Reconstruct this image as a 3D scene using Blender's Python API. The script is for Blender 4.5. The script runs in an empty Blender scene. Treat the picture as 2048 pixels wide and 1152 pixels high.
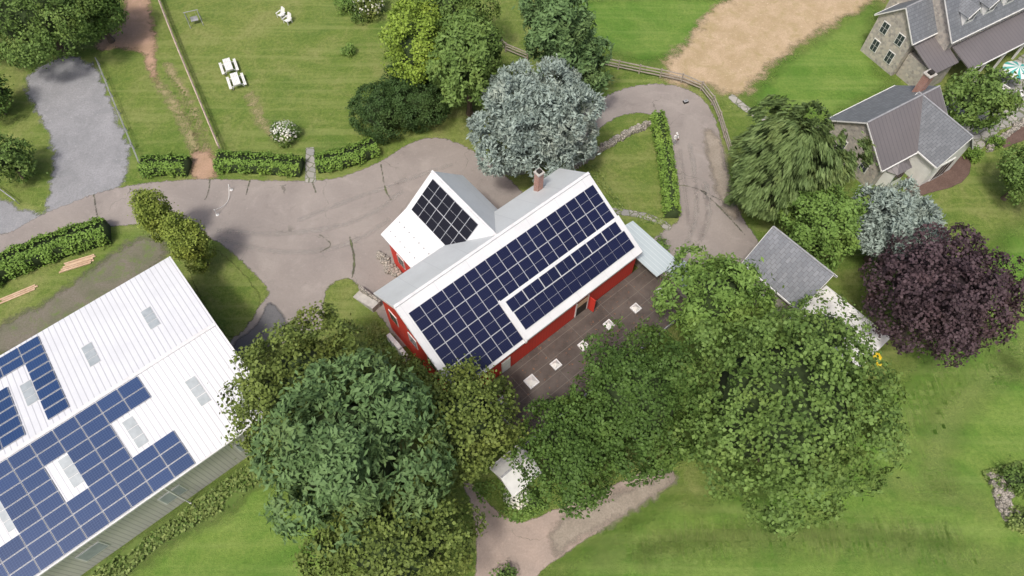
import bpy, math, random
import numpy as np
from mathutils import Vector, Matrix
random.seed(7)
# ---- survey: metric coordinates measured off the aerial survey chart (flight height 52 m, pitch 60 deg)
H=52.0; F=1365.33; TP=math.radians(60)
def ray(x,y,z=0.0):
    u=(x-1024)/F; v=(y-576)/F
    s=math.sin(TP)+v*math.cos(TP); t=(H-z)/s
    return u*t,(math.cos(TP)-v*math.sin(TP))*t,t
def G(x,y,z=0.0):
    a,b,t=ray(x,y,z); return (a,b,z)
class Frame:
    def __init__(s,deg): s.r=math.radians(deg); s.c=math.cos(s.r); s.s=math.sin(s.r)
    def at(s,x,y,z=0.0):
        X,Y,_=G(x,y,z); return (X*s.c+Y*s.s, -X*s.s+Y*s.c)
    def world(s,a,b): return (a*s.c-b*s.s, a*s.s+b*s.c)
F40=Frame(40); F30=Frame(30)
COL=bpy.context.scene.collection
# ================= materials =================
def nd(nt,t,props=None,ins=None):
    n=nt.nodes.new(t)
    for k,v in (props or {}).items(): setattr(n,k,v)
    for k,v in (ins or {}).items():
        if isinstance(v,bpy.types.NodeSocket): nt.links.new(v,n.inputs[k])
        else: n.inputs[k].default_value=v
    return n
def c4(c): return (c[0],c[1],c[2],1.0)
def new_mat(name):
    m=bpy.data.materials.new(name); m.use_nodes=True; nt=m.node_tree
    b=nt.nodes['Principled BSDF']; return m,nt,b
def coord(nt,kind='Object'): return nt.nodes.new('ShaderNodeTexCoord').outputs[kind]
def noise(nt,vec,scale,detail=3,rough=.55,dist=0):
    return nd(nt,'ShaderNodeTexNoise',{}, {'Vector':vec,'Scale':scale,'Detail':detail,'Roughness':rough,'Distortion':dist}).outputs['Fac']
def mixc(nt,f,a,b,mode='MIX'):
    n=nt.nodes.new('ShaderNodeMix'); n.data_type='RGBA'; n.blend_type=mode
    for i,v in ((0,f),(6,a),(7,b)):
        if isinstance(v,bpy.types.NodeSocket): nt.links.new(v,n.inputs[i])
        else: n.inputs[i].default_value = v if i==0 else c4(v)
    return n.outputs[2]
def mth(nt,op,a,b=None,c=None,clamp=False):
    n=nt.nodes.new('ShaderNodeMath'); n.operation=op; n.use_clamp=clamp
    for i,v in enumerate((a,b,c)):
        if v is None: continue
        if isinstance(v,bpy.types.NodeSocket): nt.links.new(v,n.inputs[i])
        else: n.inputs[i].default_value=v
    return n.outputs[0]
def remap(nt,v,a,b): 
    return nd(nt,'ShaderNodeMapRange',{'clamp':True},{'Value':v,'From Min':a,'From Max':b}).outputs[0]
def bump(nt,b,h,strength=.4,dist=.05):
    n=nd(nt,'ShaderNodeBump',{}, {'Height':h,'Strength':strength,'Distance':dist}); nt.links.new(n.outputs[0],b.inputs['Normal'])
def plain(name,c1,c2=None,scale=3,rough=.8,bmp=.2,metal=0,lo=.35,hi=.65):
    m,nt,b=new_mat(name); c2=c2 or tuple(x*.75 for x in c1); v=coord(nt)
    n=noise(nt,v,scale,5,.6); col=mixc(nt,remap(nt,n,lo,hi),c1,c2)
    nt.links.new(col,b.inputs['Base Color']); b.inputs['Roughness'].default_value=rough; b.inputs['Metallic'].default_value=metal
    if bmp: bump(nt,b,noise(nt,v,scale*8,3),bmp,.03)
    return m
def stripes(nt,v,axis,spacing,width):
    sx=nd(nt,'ShaderNodeSeparateXYZ',{}, {0:v}).outputs[axis]
    fr=mth(nt,'FRACT',mth(nt,'DIVIDE',sx,spacing))
    return mth(nt,'LESS_THAN',fr,width)
def ribbed(name,c1,c2,axis=0,spacing=.3,width=.15,rough=.5,rib=None,dirt=.5):
    m,nt,b=new_mat(name); v=coord(nt)
    n=noise(nt,v,.35,5,.65); col=mixc(nt,mth(nt,'MULTIPLY',remap(nt,n,.4,.75),dirt),c1,c2)
    n2=noise(nt,v,6,4,.7); col=mixc(nt,mth(nt,'MULTIPLY',remap(nt,n2,.45,.8),.35),col,c2)
    s=stripes(nt,v,axis,spacing,width); col=mixc(nt,s,col,rib or tuple(x*.72 for x in c1))
    nt.links.new(col,b.inputs['Base Color']); b.inputs['Roughness'].default_value=rough
    bump(nt,b,s,.5,.03); return m
def tiles(name,c1,c2,mortar,bw=.3,bh=.2,rough=.7,plane='XY',ms=.012):
    m,nt,b=new_mat(name); v=coord(nt)
    if plane!='XY':
        sp=nd(nt,'ShaderNodeSeparateXYZ',{}, {0:v})
        u=mth(nt,'ADD',sp.outputs[0],sp.outputs[1])
        v2=nd(nt,'ShaderNodeCombineXYZ',{}, {0:u,1:sp.outputs[2]}).outputs[0]
    else: v2=v
    t=nd(nt,'ShaderNodeTexBrick',{}, {'Vector':v2,'Color1':c4(c1),'Color2':c4(c2),'Mortar':c4(mortar),'Scale':1.0,'Mortar Size':ms,'Brick Width':bw,'Row Height':bh,'Bias':0.0})
    n=noise(nt,v,1.5,4,.6); col=mixc(nt,mth(nt,'MULTIPLY',remap(nt,n,.35,.7),.45),t.outputs['Color'],tuple(x*.55 for x in c1))
    nt.links.new(col,b.inputs['Base Color']); b.inputs['Roughness'].default_value=rough; bump(nt,b,t.outputs['Fac'],-.3,.02); return m
def stone(name,c1,c2,scale=3.2,mort=(.42,.4,.36)):
    m,nt,b=new_mat(name); v=coord(nt)
    vo=nd(nt,'ShaderNodeTexVoronoi',{}, {'Vector':v,'Scale':scale})
    sp=nd(nt,'ShaderNodeSeparateColor',{}, {0:vo.outputs['Color']})
    col=mixc(nt,sp.outputs[0],c1,c2); 
    e=nd(nt,'ShaderNodeTexVoronoi',{'feature':'DISTANCE_TO_EDGE'},{'Vector':v,'Scale':scale}).outputs['Distance']
    col=mixc(nt,mth(nt,'LESS_THAN',e,.06),col,mort)
    nt.links.new(col,b.inputs['Base Color']); b.inputs['Roughness'].default_value=.9; bump(nt,b,e,.5,.05); return m
def leafmat(name,dark,light,gain=1.28):
    dark=tuple(x*gain*.85 for x in dark); light=tuple(x*gain*1.04 for x in light)
    m,nt,b=new_mat(name); v=coord(nt)
    at=nd(nt,'ShaderNodeAttribute',{'attribute_name':'tone'}).outputs['Fac']
    n=noise(nt,v,.7,3,.6)
    f=mth(nt,'ADD',mth(nt,'MULTIPLY',at,.75),mth(nt,'MULTIPLY',remap(nt,n,.3,.7),.25),clamp=True)
    col=mixc(nt,f,dark,light)
    hue=noise(nt,v,.28,3,.6); col=mixc(nt,mth(nt,'MULTIPLY',remap(nt,hue,.52,.7),.3),col,tuple((x*y) for x,y in zip(light,(1.25,.98,.8))))
    nt.links.new(col,b.inputs['Base Color'])
    b.inputs['Roughness'].default_value=.6; b.inputs['Specular IOR Level'].default_value=.18
    return m
# --- ground colours
def grass_col(nt,v):
    big=noise(nt,v,.035,4,.55); med=noise(nt,v,.2,6,.7,.6); fine=noise(nt,v,3.0,6,.8); vf=noise(nt,v,11,3,.7)
    c=mixc(nt,remap(nt,big,.40,.60),(.15,.225,.043),(.215,.265,.068))
    c=mixc(nt,mth(nt,'MULTIPLY',remap(nt,med,.5,.66),.7),c,(.31,.31,.12))
    c=mixc(nt,mth(nt,'MULTIPLY',remap(nt,med,.48,.34),.65),c,(.095,.18,.032))
    m2=noise(nt,v,.75,6,.75,.4); c=mixc(nt,mth(nt,'MULTIPLY',remap(nt,m2,.5,.68),.4),c,(.28,.29,.11)); c=mixc(nt,mth(nt,'MULTIPLY',remap(nt,m2,.47,.32),.4),c,(.08,.15,.028))
    c=mixc(nt,remap(nt,fine,.38,.62),mixc(nt,.5,c,(.04,.085,.012)),c)
    c=mixc(nt,mth(nt,'MULTIPLY',remap(nt,vf,.52,.72),.55),c,(.32,.34,.14))
    mp=nd(nt,'ShaderNodeMapping',{}, {'Vector':v,'Rotation':(0,0,math.radians(62)),'Scale':(.05,.9,1)}).outputs[0]
    st=noise(nt,mp,1.2,3,.5); c=mixc(nt,mth(nt,'MULTIPLY',remap(nt,st,.50,.64),.38),c,(.28,.31,.11))
    bare=noise(nt,v,.9,6,.8); c=mixc(nt,mth(nt,'MULTIPLY',remap(nt,bare,.62,.74),.55),c,(.36,.30,.18))
    h=mth(nt,'ADD',fine,mth(nt,'MULTIPLY',vf,.6)); return c,h
def grass_mat(name,edge=None,lush=0.0,pale=0.0):
    m,nt,b=new_mat(name); v=coord(nt); c,h=grass_col(nt,v)
    if lush:
        g=noise(nt,v,.16,6,.7,.6); lc=mixc(nt,remap(nt,g,.38,.62),(.105,.245,.034),(.235,.35,.075))
        f=noise(nt,v,3.6,6,.8); lc=mixc(nt,remap(nt,f,.38,.62),mixc(nt,.5,lc,(.035,.11,.012)),lc)
        mp=nd(nt,'ShaderNodeMapping',{}, {'Vector':v,'Rotation':(0,0,math.radians(-35)),'Scale':(.04,.8,1)}).outputs[0]
        st=noise(nt,mp,1.0,4,.6,.3); lc=mixc(nt,mth(nt,'MULTIPLY',remap(nt,st,.5,.66),.35),lc,(.30,.38,.12))
        c=mixc(nt,lush,c,lc)
    if pale: c=mixc(nt,pale,c,(.36,.42,.15))
    nt.links.new(c,b.inputs['Base Color']); b.inputs['Roughness'].default_value=.95; b.inputs['Specular IOR Level'].default_value=.1
    bump(nt,b,h,.8,.14)
    if edge: mask(nt,b,v,*edge)
    return m
def mask(nt,b,v,amp,nscale,width,top=1.0):
    at=nd(nt,'ShaderNodeAttribute',{'attribute_name':'edge'}).outputs['Fac']
    n=noise(nt,v,nscale,5,.7)
    f=mth(nt,'ADD',mth(nt,'DIVIDE',mth(nt,'ADD',at,mth(nt,'MULTIPLY',mth(nt,'SUBTRACT',n,.5),amp)),width),.5,clamp=True)
    if top<1: f=mth(nt,'MULTIPLY',f,top)
    tr=nd(nt,'ShaderNodeBsdfTransparent')
    mx=nd(nt,'ShaderNodeMixShader',{}, {0:f,1:tr.outputs[0],2:b.outputs[0]})
    nt.links.new(mx.outputs[0],nt.nodes['Material Output'].inputs[0])
def patchmat(name,c1,c2,scale=.4,fine=.5,edge=(.5,1.2,.08),cracks=False,speck=None,blot=None):
    m,nt,b=new_mat(name); v=coord(nt)
    n=noise(nt,v,scale,5,.6,.5); c=mixc(nt,remap(nt,n,.35,.65),c1,c2)
    f=noise(nt,v,7,5,.8); c=mixc(nt,mth(nt,'MULTIPLY',remap(nt,f,.4,.7),fine),c,tuple(x*.6 for x in c2))
    if speck:
        s=noise(nt,v,3.5,4,.8); c=mixc(nt,remap(nt,s,.58,.7),c,speck)
    if blot:
        s=noise(nt,v,.55,6,.8,.8); c=mixc(nt,mth(nt,'MULTIPLY',remap(nt,s,.52,.64),.75),c,blot)
    if cracks:
        d=nd(nt,'ShaderNodeTexNoise',{}, {'Vector':v,'Scale':.5,'Detail':4.0})
        add=nt.nodes.new('ShaderNodeVectorMath'); add.operation='MULTIPLY_ADD'
        nt.links.new(d.outputs['Color'],add.inputs[0]); add.inputs[1].default_value=(3,3,0); nt.links.new(v,add.inputs[2])
        e=nd(nt,'ShaderNodeTexVoronoi',{'feature':'DISTANCE_TO_EDGE'},{'Vector':add.outputs[0],'Scale':.16}).outputs['Distance']
        gate=remap(nt,noise(nt,v,.15,2),.52,.58)
        cr=mth(nt,'MULTIPLY',mth(nt,'LESS_THAN',e,.004),mth(nt,'MULTIPLY',gate,.55)); c=mixc(nt,cr,c,(.09,.09,.07))
        st=noise(nt,v,.6,6,.75,1.0); c=mixc(nt,mth(nt,'MULTIPLY',remap(nt,st,.56,.72),.4),c,tuple(x*.62 for x in c2))
        st2=noise(nt,v,.28,5,.7,1.5); c=mixc(nt,mth(nt,'MULTIPLY',remap(nt,st2,.55,.7),.35),c,tuple(min(1,x*1.28) for x in c1))
    nt.links.new(c,b.inputs['Base Color']); b.inputs['Roughness'].default_value=.92; b.inputs['Specular IOR Level'].default_value=.2
    bump(nt,b,f,.35,.04); mask(nt,b,v,*edge); return m
def panelmat(name,cell,line):
    m,nt,b=new_mat(name); v=coord(nt)
    s1=stripes(nt,v,0,.166,.09); s2=stripes(nt,v,1,.166,.09); g=mth(nt,'MAXIMUM',s1,s2)
    n=noise(nt,nd(nt,'ShaderNodeObjectInfo').outputs['Location'],.9,2)
    c0=mixc(nt,n,tuple(x*.7 for x in cell),tuple(x*1.35 for x in cell))
    c=mixc(nt,g,c0,line); nt.links.new(c,b.inputs['Base Color']); b.inputs['Roughness'].default_value=.2; b.inputs['Specular IOR Level'].default_value=.3
    return m
M={}
M['grass']=grass_mat('lawn_grass'); M['grass_patch']=grass_mat('lawn_grass_patch',(.8,1.6,.2))
M['brightgrass']=grass_mat('lush_lawn',(3.5,.3,3.0),.7)
M['mow']=grass_mat('mown_streak',(2.2,.5,1.8,.6),.6,.4)
M['asphalt']=patchmat('old_asphalt',(.325,.29,.265),(.27,.24,.222),.25,.3,(.8,1.8,.16),True,(.355,.32,.29))
M['asphalt_dark']=patchmat('darker_asphalt',(.17,.17,.175),(.13,.13,.135),.5,.5,(.5,1.2,.3))  # darker grey tone laid over one part of the drive
M['gravel']=patchmat('grey_gravel',(.34,.34,.355),(.26,.265,.275),.5,.8,(2.6,.7,.5),False,(.42,.42,.42))
M['tan']=patchmat('dry_straw_earth',(.54,.41,.28),(.42,.32,.19),.5,.75,(4.5,.45,1.2),False,(.66,.54,.40),(.33,.27,.13))
M['redirt']=patchmat('red_earth',(.50,.33,.24),(.38,.26,.17),.7,.7,(2.2,.9,.7))
M['wear']=patchmat('worn_track',(.44,.36,.21),(.32,.30,.14),.7,.7,(2.4,1.1,1.0))
M['mud']=patchmat('dark_earth',(.21,.185,.155),(.15,.155,.10),.5,.7,(2.6,.7,.8),False,None,(.13,.19,.05))
M['mulch']=patchmat('bark_mulch',(.17,.115,.095),(.13,.085,.07),1,.7,(.3,1.5,.1))
M['pinkpath']=patchmat('pinkish_drive',(.42,.335,.285),(.34,.28,.24),.4,.5,(.6,1.2,.12),True,(.46,.36,.30))
M['palegravel']=patchmat('pale_gravel',(.39,.34,.28),(.30,.26,.21),.6,.8,(1.6,1,.7))
M['trackmark']=patchmat('pale_tyre_mark',(.42,.39,.36),(.38,.35,.32),.6,.3,(.6,.9,.35,.6))
M['crack']=patchmat('weedy_crack',(.13,.16,.06),(.10,.10,.08),.6,.4,(.3,1.6,.08))
m,nt,b=new_mat('flagstone'); v=coord(nt)
e=nd(nt,'ShaderNodeTexVoronoi',{'feature':'DISTANCE_TO_EDGE'},{'Vector':v,'Scale':1.3}).outputs['Distance']
vc=nd(nt,'ShaderNodeTexVoronoi',{}, {'Vector':v,'Scale':1.3}).outputs['Color']
c=mixc(nt,nd(nt,'ShaderNodeSeparateColor',{}, {0:vc}).outputs[0],(.42,.40,.36),(.28,.28,.27)); c=mixc(nt,mth(nt,'LESS_THAN',e,.05),c,(.12,.14,.07)); c=mixc(nt,mth(nt,'MULTIPLY',noise(nt,v,5,4,.7),.4),c,(.2,.19,.16))
nt.links.new(c,b.inputs['Base Color']); b.inputs['Roughness'].default_value=.9; mask(nt,b,v,.3,1.8,.1); M['stepstone']=m
M['darkgrass']=patchmat('rough_weeds',(.10,.17,.036),(.16,.22,.06),.6,.7,(2.0,.8,.9),False,(.24,.19,.11))
M['whitemetal']=ribbed('white_ribbed_metal',(.70,.715,.74),(.60,.61,.64),0,.42,.16,.45,(.49,.50,.53),.7)
M['barnwhite']=ribbed('white_barn_roof',(.71,.72,.73),(.58,.59,.60),0,3.0,.012,.5,(.58,.59,.61),.7)
M['barnshade']=ribbed('white_roof_shade_side',(.57,.60,.61),(.46,.48,.49),0,2.4,.012,.5,(.45,.47,.49),.7)  # white roof on slopes turned from the sun, shade put into a greyer colour
M['whitetrim']=plain('white_trim',(.74,.74,.74),(.62,.62,.62),2,.5,0)
M['bluemetal']=ribbed('pale_blue_metal',(.55,.63,.65),(.46,.53,.545),0,.45,.12,.4,(.70,.76,.77))
M['brownmetal']=ribbed('brown_standing_seam',(.15,.138,.142),(.2,.182,.182),0,.45,.1,.45,(.09,.085,.088))
M['beige']=ribbed('beige_siding',(.60,.59,.53),(.5,.49,.44),0,.3,.2,.6)
M['red']=ribbed('red_barn_boards',(.64,.045,.028),(.48,.04,.027),0,.3,.08,.6,(.42,.03,.02))
M['redy']=ribbed('red_gable_boards',(.64,.045,.028),(.48,.04,.027),1,.3,.08,.6,(.42,.03,.02))
m,nt,b=new_mat('tar_roof'); v=coord(nt)
c=mixc(nt,remap(nt,noise(nt,v,.5,5,.7),.35,.65),(.068,.054,.048),(.118,.097,.085)); c=mixc(nt,remap(nt,noise(nt,v,3,4,.8),.61,.67),c,(.26,.12,.06))
c=mixc(nt,stripes(nt,v,1,1.1,.04),c,(.16,.14,.12)); c=mixc(nt,stripes(nt,v,0,3.3,.012),c,(.15,.135,.12)); c=mixc(nt,remap(nt,noise(nt,v,1.2,5,.8),.6,.7),c,(.035,.03,.028))
nt.links.new(c,b.inputs['Base Color']); b.inputs['Roughness'].default_value=.9; M['tar']=m
M['slate']=tiles('slate_tiles',(.205,.22,.24),(.155,.168,.185),(.08,.085,.095),.35,.25)
M['slatelight']=tiles('pale_slate_tiles',(.26,.275,.30),(.19,.205,.23),(.11,.115,.13),.35,.28)
M['brick']=tiles('brick',(.40,.16,.11),(.32,.13,.09),(.45,.4,.36),.22,.075,.85,'V')
M['stone']=stone('field_stone',(.54,.49,.42),(.31,.285,.265)); M['drystone']=stone('dry_stone',(.46,.42,.36),(.26,.24,.21),4,(.10,.095,.08))
M['glass']=plain('window_glass',(.03,.04,.05),(.06,.07,.08),1,.12,0)
M['skylight']=plain('frosted_panel',(.42,.46,.48),(.33,.37,.39),2,.35,0)
M['skyglass']=plain('dome_glazing',(.60,.58,.54),(.72,.71,.69),1.5,.25,0)
M['pcell']=panelmat('navy_solar_cells',(.010,.013,.044),(.022,.027,.065))
M['pcellblue']=panelmat('blue_solar_cells',(.02,.048,.135),(.07,.12,.23))
M['pcellblack']=panelmat('black_solar_cells',(.009,.009,.014),(.018,.018,.026))
M['pframe']=plain('aluminium_frame',(.48,.50,.54),(.4,.42,.45),2,.4,0)
M['bark']=plain('bark',(.15,.115,.085),(.09,.07,.05),4,.95,.5)
M['oldwood']=plain('weathered_wood',(.38,.33,.28),(.26,.23,.19),4,.9,.3)
M['rustrail']=plain('rusty_rail',(.55,.44,.37),(.40,.30,.24),2,.8,.2)
M['newwood']=plain('fresh_lumber',(.62,.46,.32),(.5,.34,.22),3,.8,.2)
M['white']=plain('white_paint',(.78,.78,.76),(.68,.68,.66),2,.5,0)
M['greymetal']=plain('grey_metal',(.36,.37,.38),(.28,.28,.29),3,.5,0)
M['dark']=plain('dark_interior',(.02,.018,.016),(.03,.025,.02),2,.9,0)
M['concrete']=plain('concrete',(.50,.48,.44),(.38,.36,.33),2,.9,.3)
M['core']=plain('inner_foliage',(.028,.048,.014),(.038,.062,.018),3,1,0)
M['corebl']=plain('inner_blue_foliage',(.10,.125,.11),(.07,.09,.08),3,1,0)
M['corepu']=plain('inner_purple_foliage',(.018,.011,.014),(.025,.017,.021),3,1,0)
M['teal']=plain('teal_canvas',(.10,.42,.37),(.08,.36,.32),2,.7,0)
M['green']=plain('green_plastic',(.02,.34,.2),(.02,.28,.16),2,.4,0)
M['yellow']=plain('yellow_plastic',(.8,.6,.04),(.7,.5,.03),2,.4,0)
L={}
L['olive']=leafmat('olive_leaves',(.046,.072,.014),(.145,.19,.046))
L['bluegreen']=leafmat('blue_green_leaves',(.042,.085,.028),(.135,.215,.082))
L['dark']=leafmat('dark_green_leaves',(.026,.056,.012),(.08,.14,.030),1.25)
L['mid']=leafmat('mid_green_leaves',(.042,.085,.017),(.14,.215,.055))
L['fresh']=leafmat('fresh_green_leaves',(.052,.105,.02),(.15,.24,.055))
L['bright']=leafmat('yellow_green_leaves',(.07,.12,.014),(.19,.27,.04),1.4)
L['hedge']=leafmat('hedge_leaves',(.05,.10,.016),(.145,.235,.045),1.4)
L['yew']=leafmat('yew_needles',(.018,.040,.012),(.055,.10,.028),1.35)
L['blue']=leafmat('blue_needles',(.12,.16,.14),(.33,.40,.355),1.2)
L['purple']=leafmat('purple_leaves',(.018,.011,.014),(.09,.060,.068),1.2)
L['weep']=leafmat('weeping_leaves',(.045,.08,.024),(.14,.195,.07),1.4)
L['arbor']=leafmat('arborvitae_leaves',(.065,.10,.014),(.19,.235,.045),1.45)
L['flower']=leafmat('white_blossom',(.35,.38,.28),(.8,.8,.74),1)
L['weed']=leafmat('weed_leaves',(.06,.12,.02),(.22,.27,.09),1.2)
# ================= mesh building =================
class MB:
    def __init__(s): s.V=[];s.F=[];s.I=[];s.mats=[]
    def mi(s,m):
        if m not in s.mats: s.mats.append(m)
        return s.mats.index(m)
    def add(s,V,Fc,m):
        o=len(s.V); s.V+= [tuple(p) for p in V]; k=s.mi(m)
        for f in Fc: s.F.append([i+o for i in f]); s.I.append(k)
        return s
    def box(s,x0,x1,y0,y1,z0,z1,m):
        V=[(x0,y0,z0),(x1,y0,z0),(x1,y1,z0),(x0,y1,z0),(x0,y0,z1),(x1,y0,z1),(x1,y1,z1),(x0,y1,z1)]
        return s.add(V,[(0,3,2,1),(4,5,6,7),(0,1,5,4),(1,2,6,5),(2,3,7,6),(3,0,4,7)],m)
    def slab(s,P,t,m):
        n=len(P); V=list(P)+[(p[0],p[1],p[2]-t) for p in P]
        Fc=[tuple(range(n)),tuple(range(2*n-1,n-1,-1))]+[(i,n+i,n+(i+1)%n,(i+1)%n) for i in range(n)]
        return s.add(V,Fc,m)
    def prism(s,sec,lo,hi,axis,m):
        n=len(sec); f=(lambda e,t,z:(e,t,z)) if axis=='a' else (lambda e,t,z:(t,e,z))
        V=[f(lo,t,z) for t,z in sec]+[f(hi,t,z) for t,z in sec]
        Fc=[tuple(range(n)),tuple(range(2*n-1,n-1,-1))]+[(i,(i+1)%n,n+(i+1)%n,n+i) for i in range(n)]
        return s.add(V,Fc,m)
    def limb(s,p0,p1,r0,r1,m,seg=7):
        p0=Vector(p0);p1=Vector(p1);d=(p1-p0).normalized()
        u=d.orthogonal().normalized();w=d.cross(u);V=[]
        for p,r in((p0,r0),(p1,r1)):
            for i in range(seg):
                a=2*math.pi*i/seg; V.append(p+u*math.cos(a)*r+w*math.sin(a)*r)
        Fc=[(i,(i+1)%seg,seg+(i+1)%seg,seg+i) for i in range(seg)]+[tuple(range(seg-1,-1,-1)),tuple(range(seg,2*seg))]
        return s.add(V,Fc,m)
    def lathe(s,prof,m,seg=14,c=(0,0)):
        V=[];n=len(prof)
        for r,z in prof:
            for i in range(seg):
                a=2*math.pi*i/seg;V.append((c[0]+r*math.cos(a),c[1]+r*math.sin(a),z))
        Fc=[(j*seg+i,j*seg+(i+1)%seg,(j+1)*seg+(i+1)%seg,(j+1)*seg+i) for j in range(n-1) for i in range(seg)]
        return s.add(V,Fc,m)
    def mesh(s,name,off=(0,0,0)):
        me=bpy.data.meshes.new(name)
        me.from_pydata([(p[0]-off[0],p[1]-off[1],p[2]-off[2]) for p in s.V],[],s.F)
        for m in s.mats: me.materials.append(m)
        me.polygons.foreach_set('material_index',s.I); me.update()
        import bmesh
        bm=bmesh.new(); bm.from_mesh(me); bmesh.ops.recalc_face_normals(bm,faces=bm.faces); bm.to_mesh(me); bm.free()
        return me
def link(o): COL.objects.link(o); return o
class Thing:
    def __init__(s,name,label,cat,loc,rot=0,org=(0,0),group=None):
        e=bpy.data.objects.new(name,None); e.empty_display_size=.5; link(e); s.e=e
        e.location=loc; e.rotation_euler=(0,0,rot); e['label']=label; e['category']=cat
        if group: e['group']=group
        s.org=org
    def obj(s,name,me,loc=(0,0,0),rot=(0,0,0),label=None,parent=None):
        o=bpy.data.objects.new(name,me); link(o); o.parent=parent or s.e
        o.location=loc;o.rotation_euler=rot
        if label:o['label']=label
        return o
    def part(s,name,mb,label=None,parent=None):
        return s.obj(name,mb.mesh(name,(s.org[0],s.org[1],0)),label=label,parent=parent)
def building(name,label,cat,fr,a,b):
    x,y=fr.world(a,b); return Thing(name,label,cat,(x,y,0),fr.r,(a,b))
def single(name,mb,label,cat,loc=(0,0,0),rot=0,kind=None,group=None):
    o=bpy.data.objects.new(name,mb.mesh(name)); link(o); o.location=loc;o.rotation_euler=(0,0,rot)
    o['label']=label;o['category']=cat
    if kind:o['kind']=kind
    if group:o['group']=group
    return o
# ---- ground patches
def chaikin(P,n,closed=True):
    P=[np.array(p[:2],float) for p in P]
    for _ in range(n):
        Q=[];m=len(P)
        if not closed:Q.append(P[0])
        for i in range(m if closed else m-1):
            a,b=P[i],P[(i+1)%m]; Q+= [a*.75+b*.25,a*.25+b*.75]
        if not closed:Q.append(P[-1])
        P=Q
    return np.array(P)
def segdist(pts,A,B):
    d=np.full(len(pts),1e9)
    for a,b in zip(A,B):
        ab=b-a; L2=max((ab**2).sum(),1e-9); t=np.clip(((pts-a)@ab)/L2,0,1)
        d=np.minimum(d,np.hypot(*(pts-a-t[:,None]*ab).T))
    return d
def patch(name,label,cat,P,mat,z,res=.4,smooth=2,line=None,mg=1.3,kind='structure'):
    W=[G(*p) for p in P]
    closed=line is None; W=chaikin(W,smooth,closed)
    if not closed: mg=line*.5+.9
    lo=W.min(0)-mg;hi=W.max(0)+mg
    nx=int((hi[0]-lo[0])/res)+2;ny=int((hi[1]-lo[1])/res)+2
    X,Y=np.meshgrid(lo[0]+np.arange(nx)*res,lo[1]+np.arange(ny)*res); pts=np.stack([X.ravel(),Y.ravel()],1)
    if closed:
        A=W;B=np.roll(W,-1,0); d=segdist(pts,A,B); ins=np.zeros(len(pts),bool)
        for a,b in zip(A,B):
            c=(a[1]>pts[:,1])!=(b[1]>pts[:,1])
            with np.errstate(divide='ignore',invalid='ignore'):
                xi=(b[0]-a[0])*(pts[:,1]-a[1])/(b[1]-a[1])+a[0]
            ins^=c&(pts[:,0]<xi)
        sd=np.where(ins,d,-d)
    else: sd=line*.5-segdist(pts,W[:-1],W[1:])
    ok=sd>-mg+.2; idx=np.arange(nx*ny).reshape(ny,nx)
    q=np.stack([idx[:-1,:-1],idx[:-1,1:],idx[1:,1:],idx[1:,:-1]],-1).reshape(-1,4)
    q=q[ok[q].any(1)]; used=np.unique(q); mp=-np.ones(nx*ny,int);mp[used]=np.arange(len(used)); q=mp[q]
    me=bpy.data.meshes.new(name); V=np.column_stack([pts[used],np.full(len(used),z)])
    fastmesh(me,V,q,mat); at=me.attributes.new('edge','FLOAT','POINT'); at.data.foreach_set('value',sd[used].astype(np.float32))
    o=bpy.data.objects.new(name,me);link(o);o['label']=label;o['category']=cat;o['kind']=kind; return o
def fastmesh(me,V,Q,mat,mi=None,mats=None):
    V=np.asarray(V,np.float32);Q=np.asarray(Q,np.int32)
    me.vertices.add(len(V)); me.vertices.foreach_set('co',V.ravel())
    me.loops.add(Q.size); me.loops.foreach_set('vertex_index',Q.ravel())
    me.polygons.add(len(Q)); me.polygons.foreach_set('loop_start',np.arange(0,Q.size,Q.shape[1],dtype=np.int32))
    me.polygons.foreach_set('loop_total',np.full(len(Q),Q.shape[1],np.int32))
    for m in (mats or [mat]): me.materials.append(m)
    if mi is not None: me.polygons.foreach_set('material_index',mi.astype(np.int32))
    me.update(calc_edges=True)
# ---- foliage
def unit(v): return v/np.maximum(np.linalg.norm(v,axis=1,keepdims=True),1e-6)
def leafquads(P,N,size,stretch,along,rng,rdir=None):
    n=len(P); r=rng.normal(size=(n,3))
    if along=='out': T=unit(N+.45*r); 
    elif along=='down':
        hz=unit(np.column_stack([P[:,0],P[:,1],np.zeros(n)])); T=unit(hz*.9+np.array([0,0,-1.0])+.28*r)
    else: T=unit(np.cross(N,r))
    if along: Bt=unit(np.cross(T,r))
    else: Bt=unit(np.cross(N,T))
    s=size*rng.uniform(.6,1.35,n)[:,None]
    a=T*s*stretch*.5; b=Bt*s*.5
    k=rng.uniform(-.25,.25,(n,1))
    return np.stack([P-a,P-b+a*k,P+a,P+b+a*k],1).reshape(-1,3)
def sphere_core(R,seg=14,rings=9,rng=None,amp=.12):
    V=[];
    for j in range(rings+1):
        ph=math.pi*j/rings
        for i in range(seg):
            th=2*math.pi*i/seg; k=1+(rng.uniform(-amp,amp) if 0<j<rings else 0)
            V.append((R[0]*k*math.sin(ph)*math.cos(th),R[1]*k*math.sin(ph)*math.sin(th),R[2]*k*math.cos(ph)))
    Q=[(j*seg+i,j*seg+(i+1)%seg,(j+1)*seg+(i+1)%seg,(j+1)*seg+i) for j in range(rings) for i in range(seg)]
    return np.array(V),np.array(Q)
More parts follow.
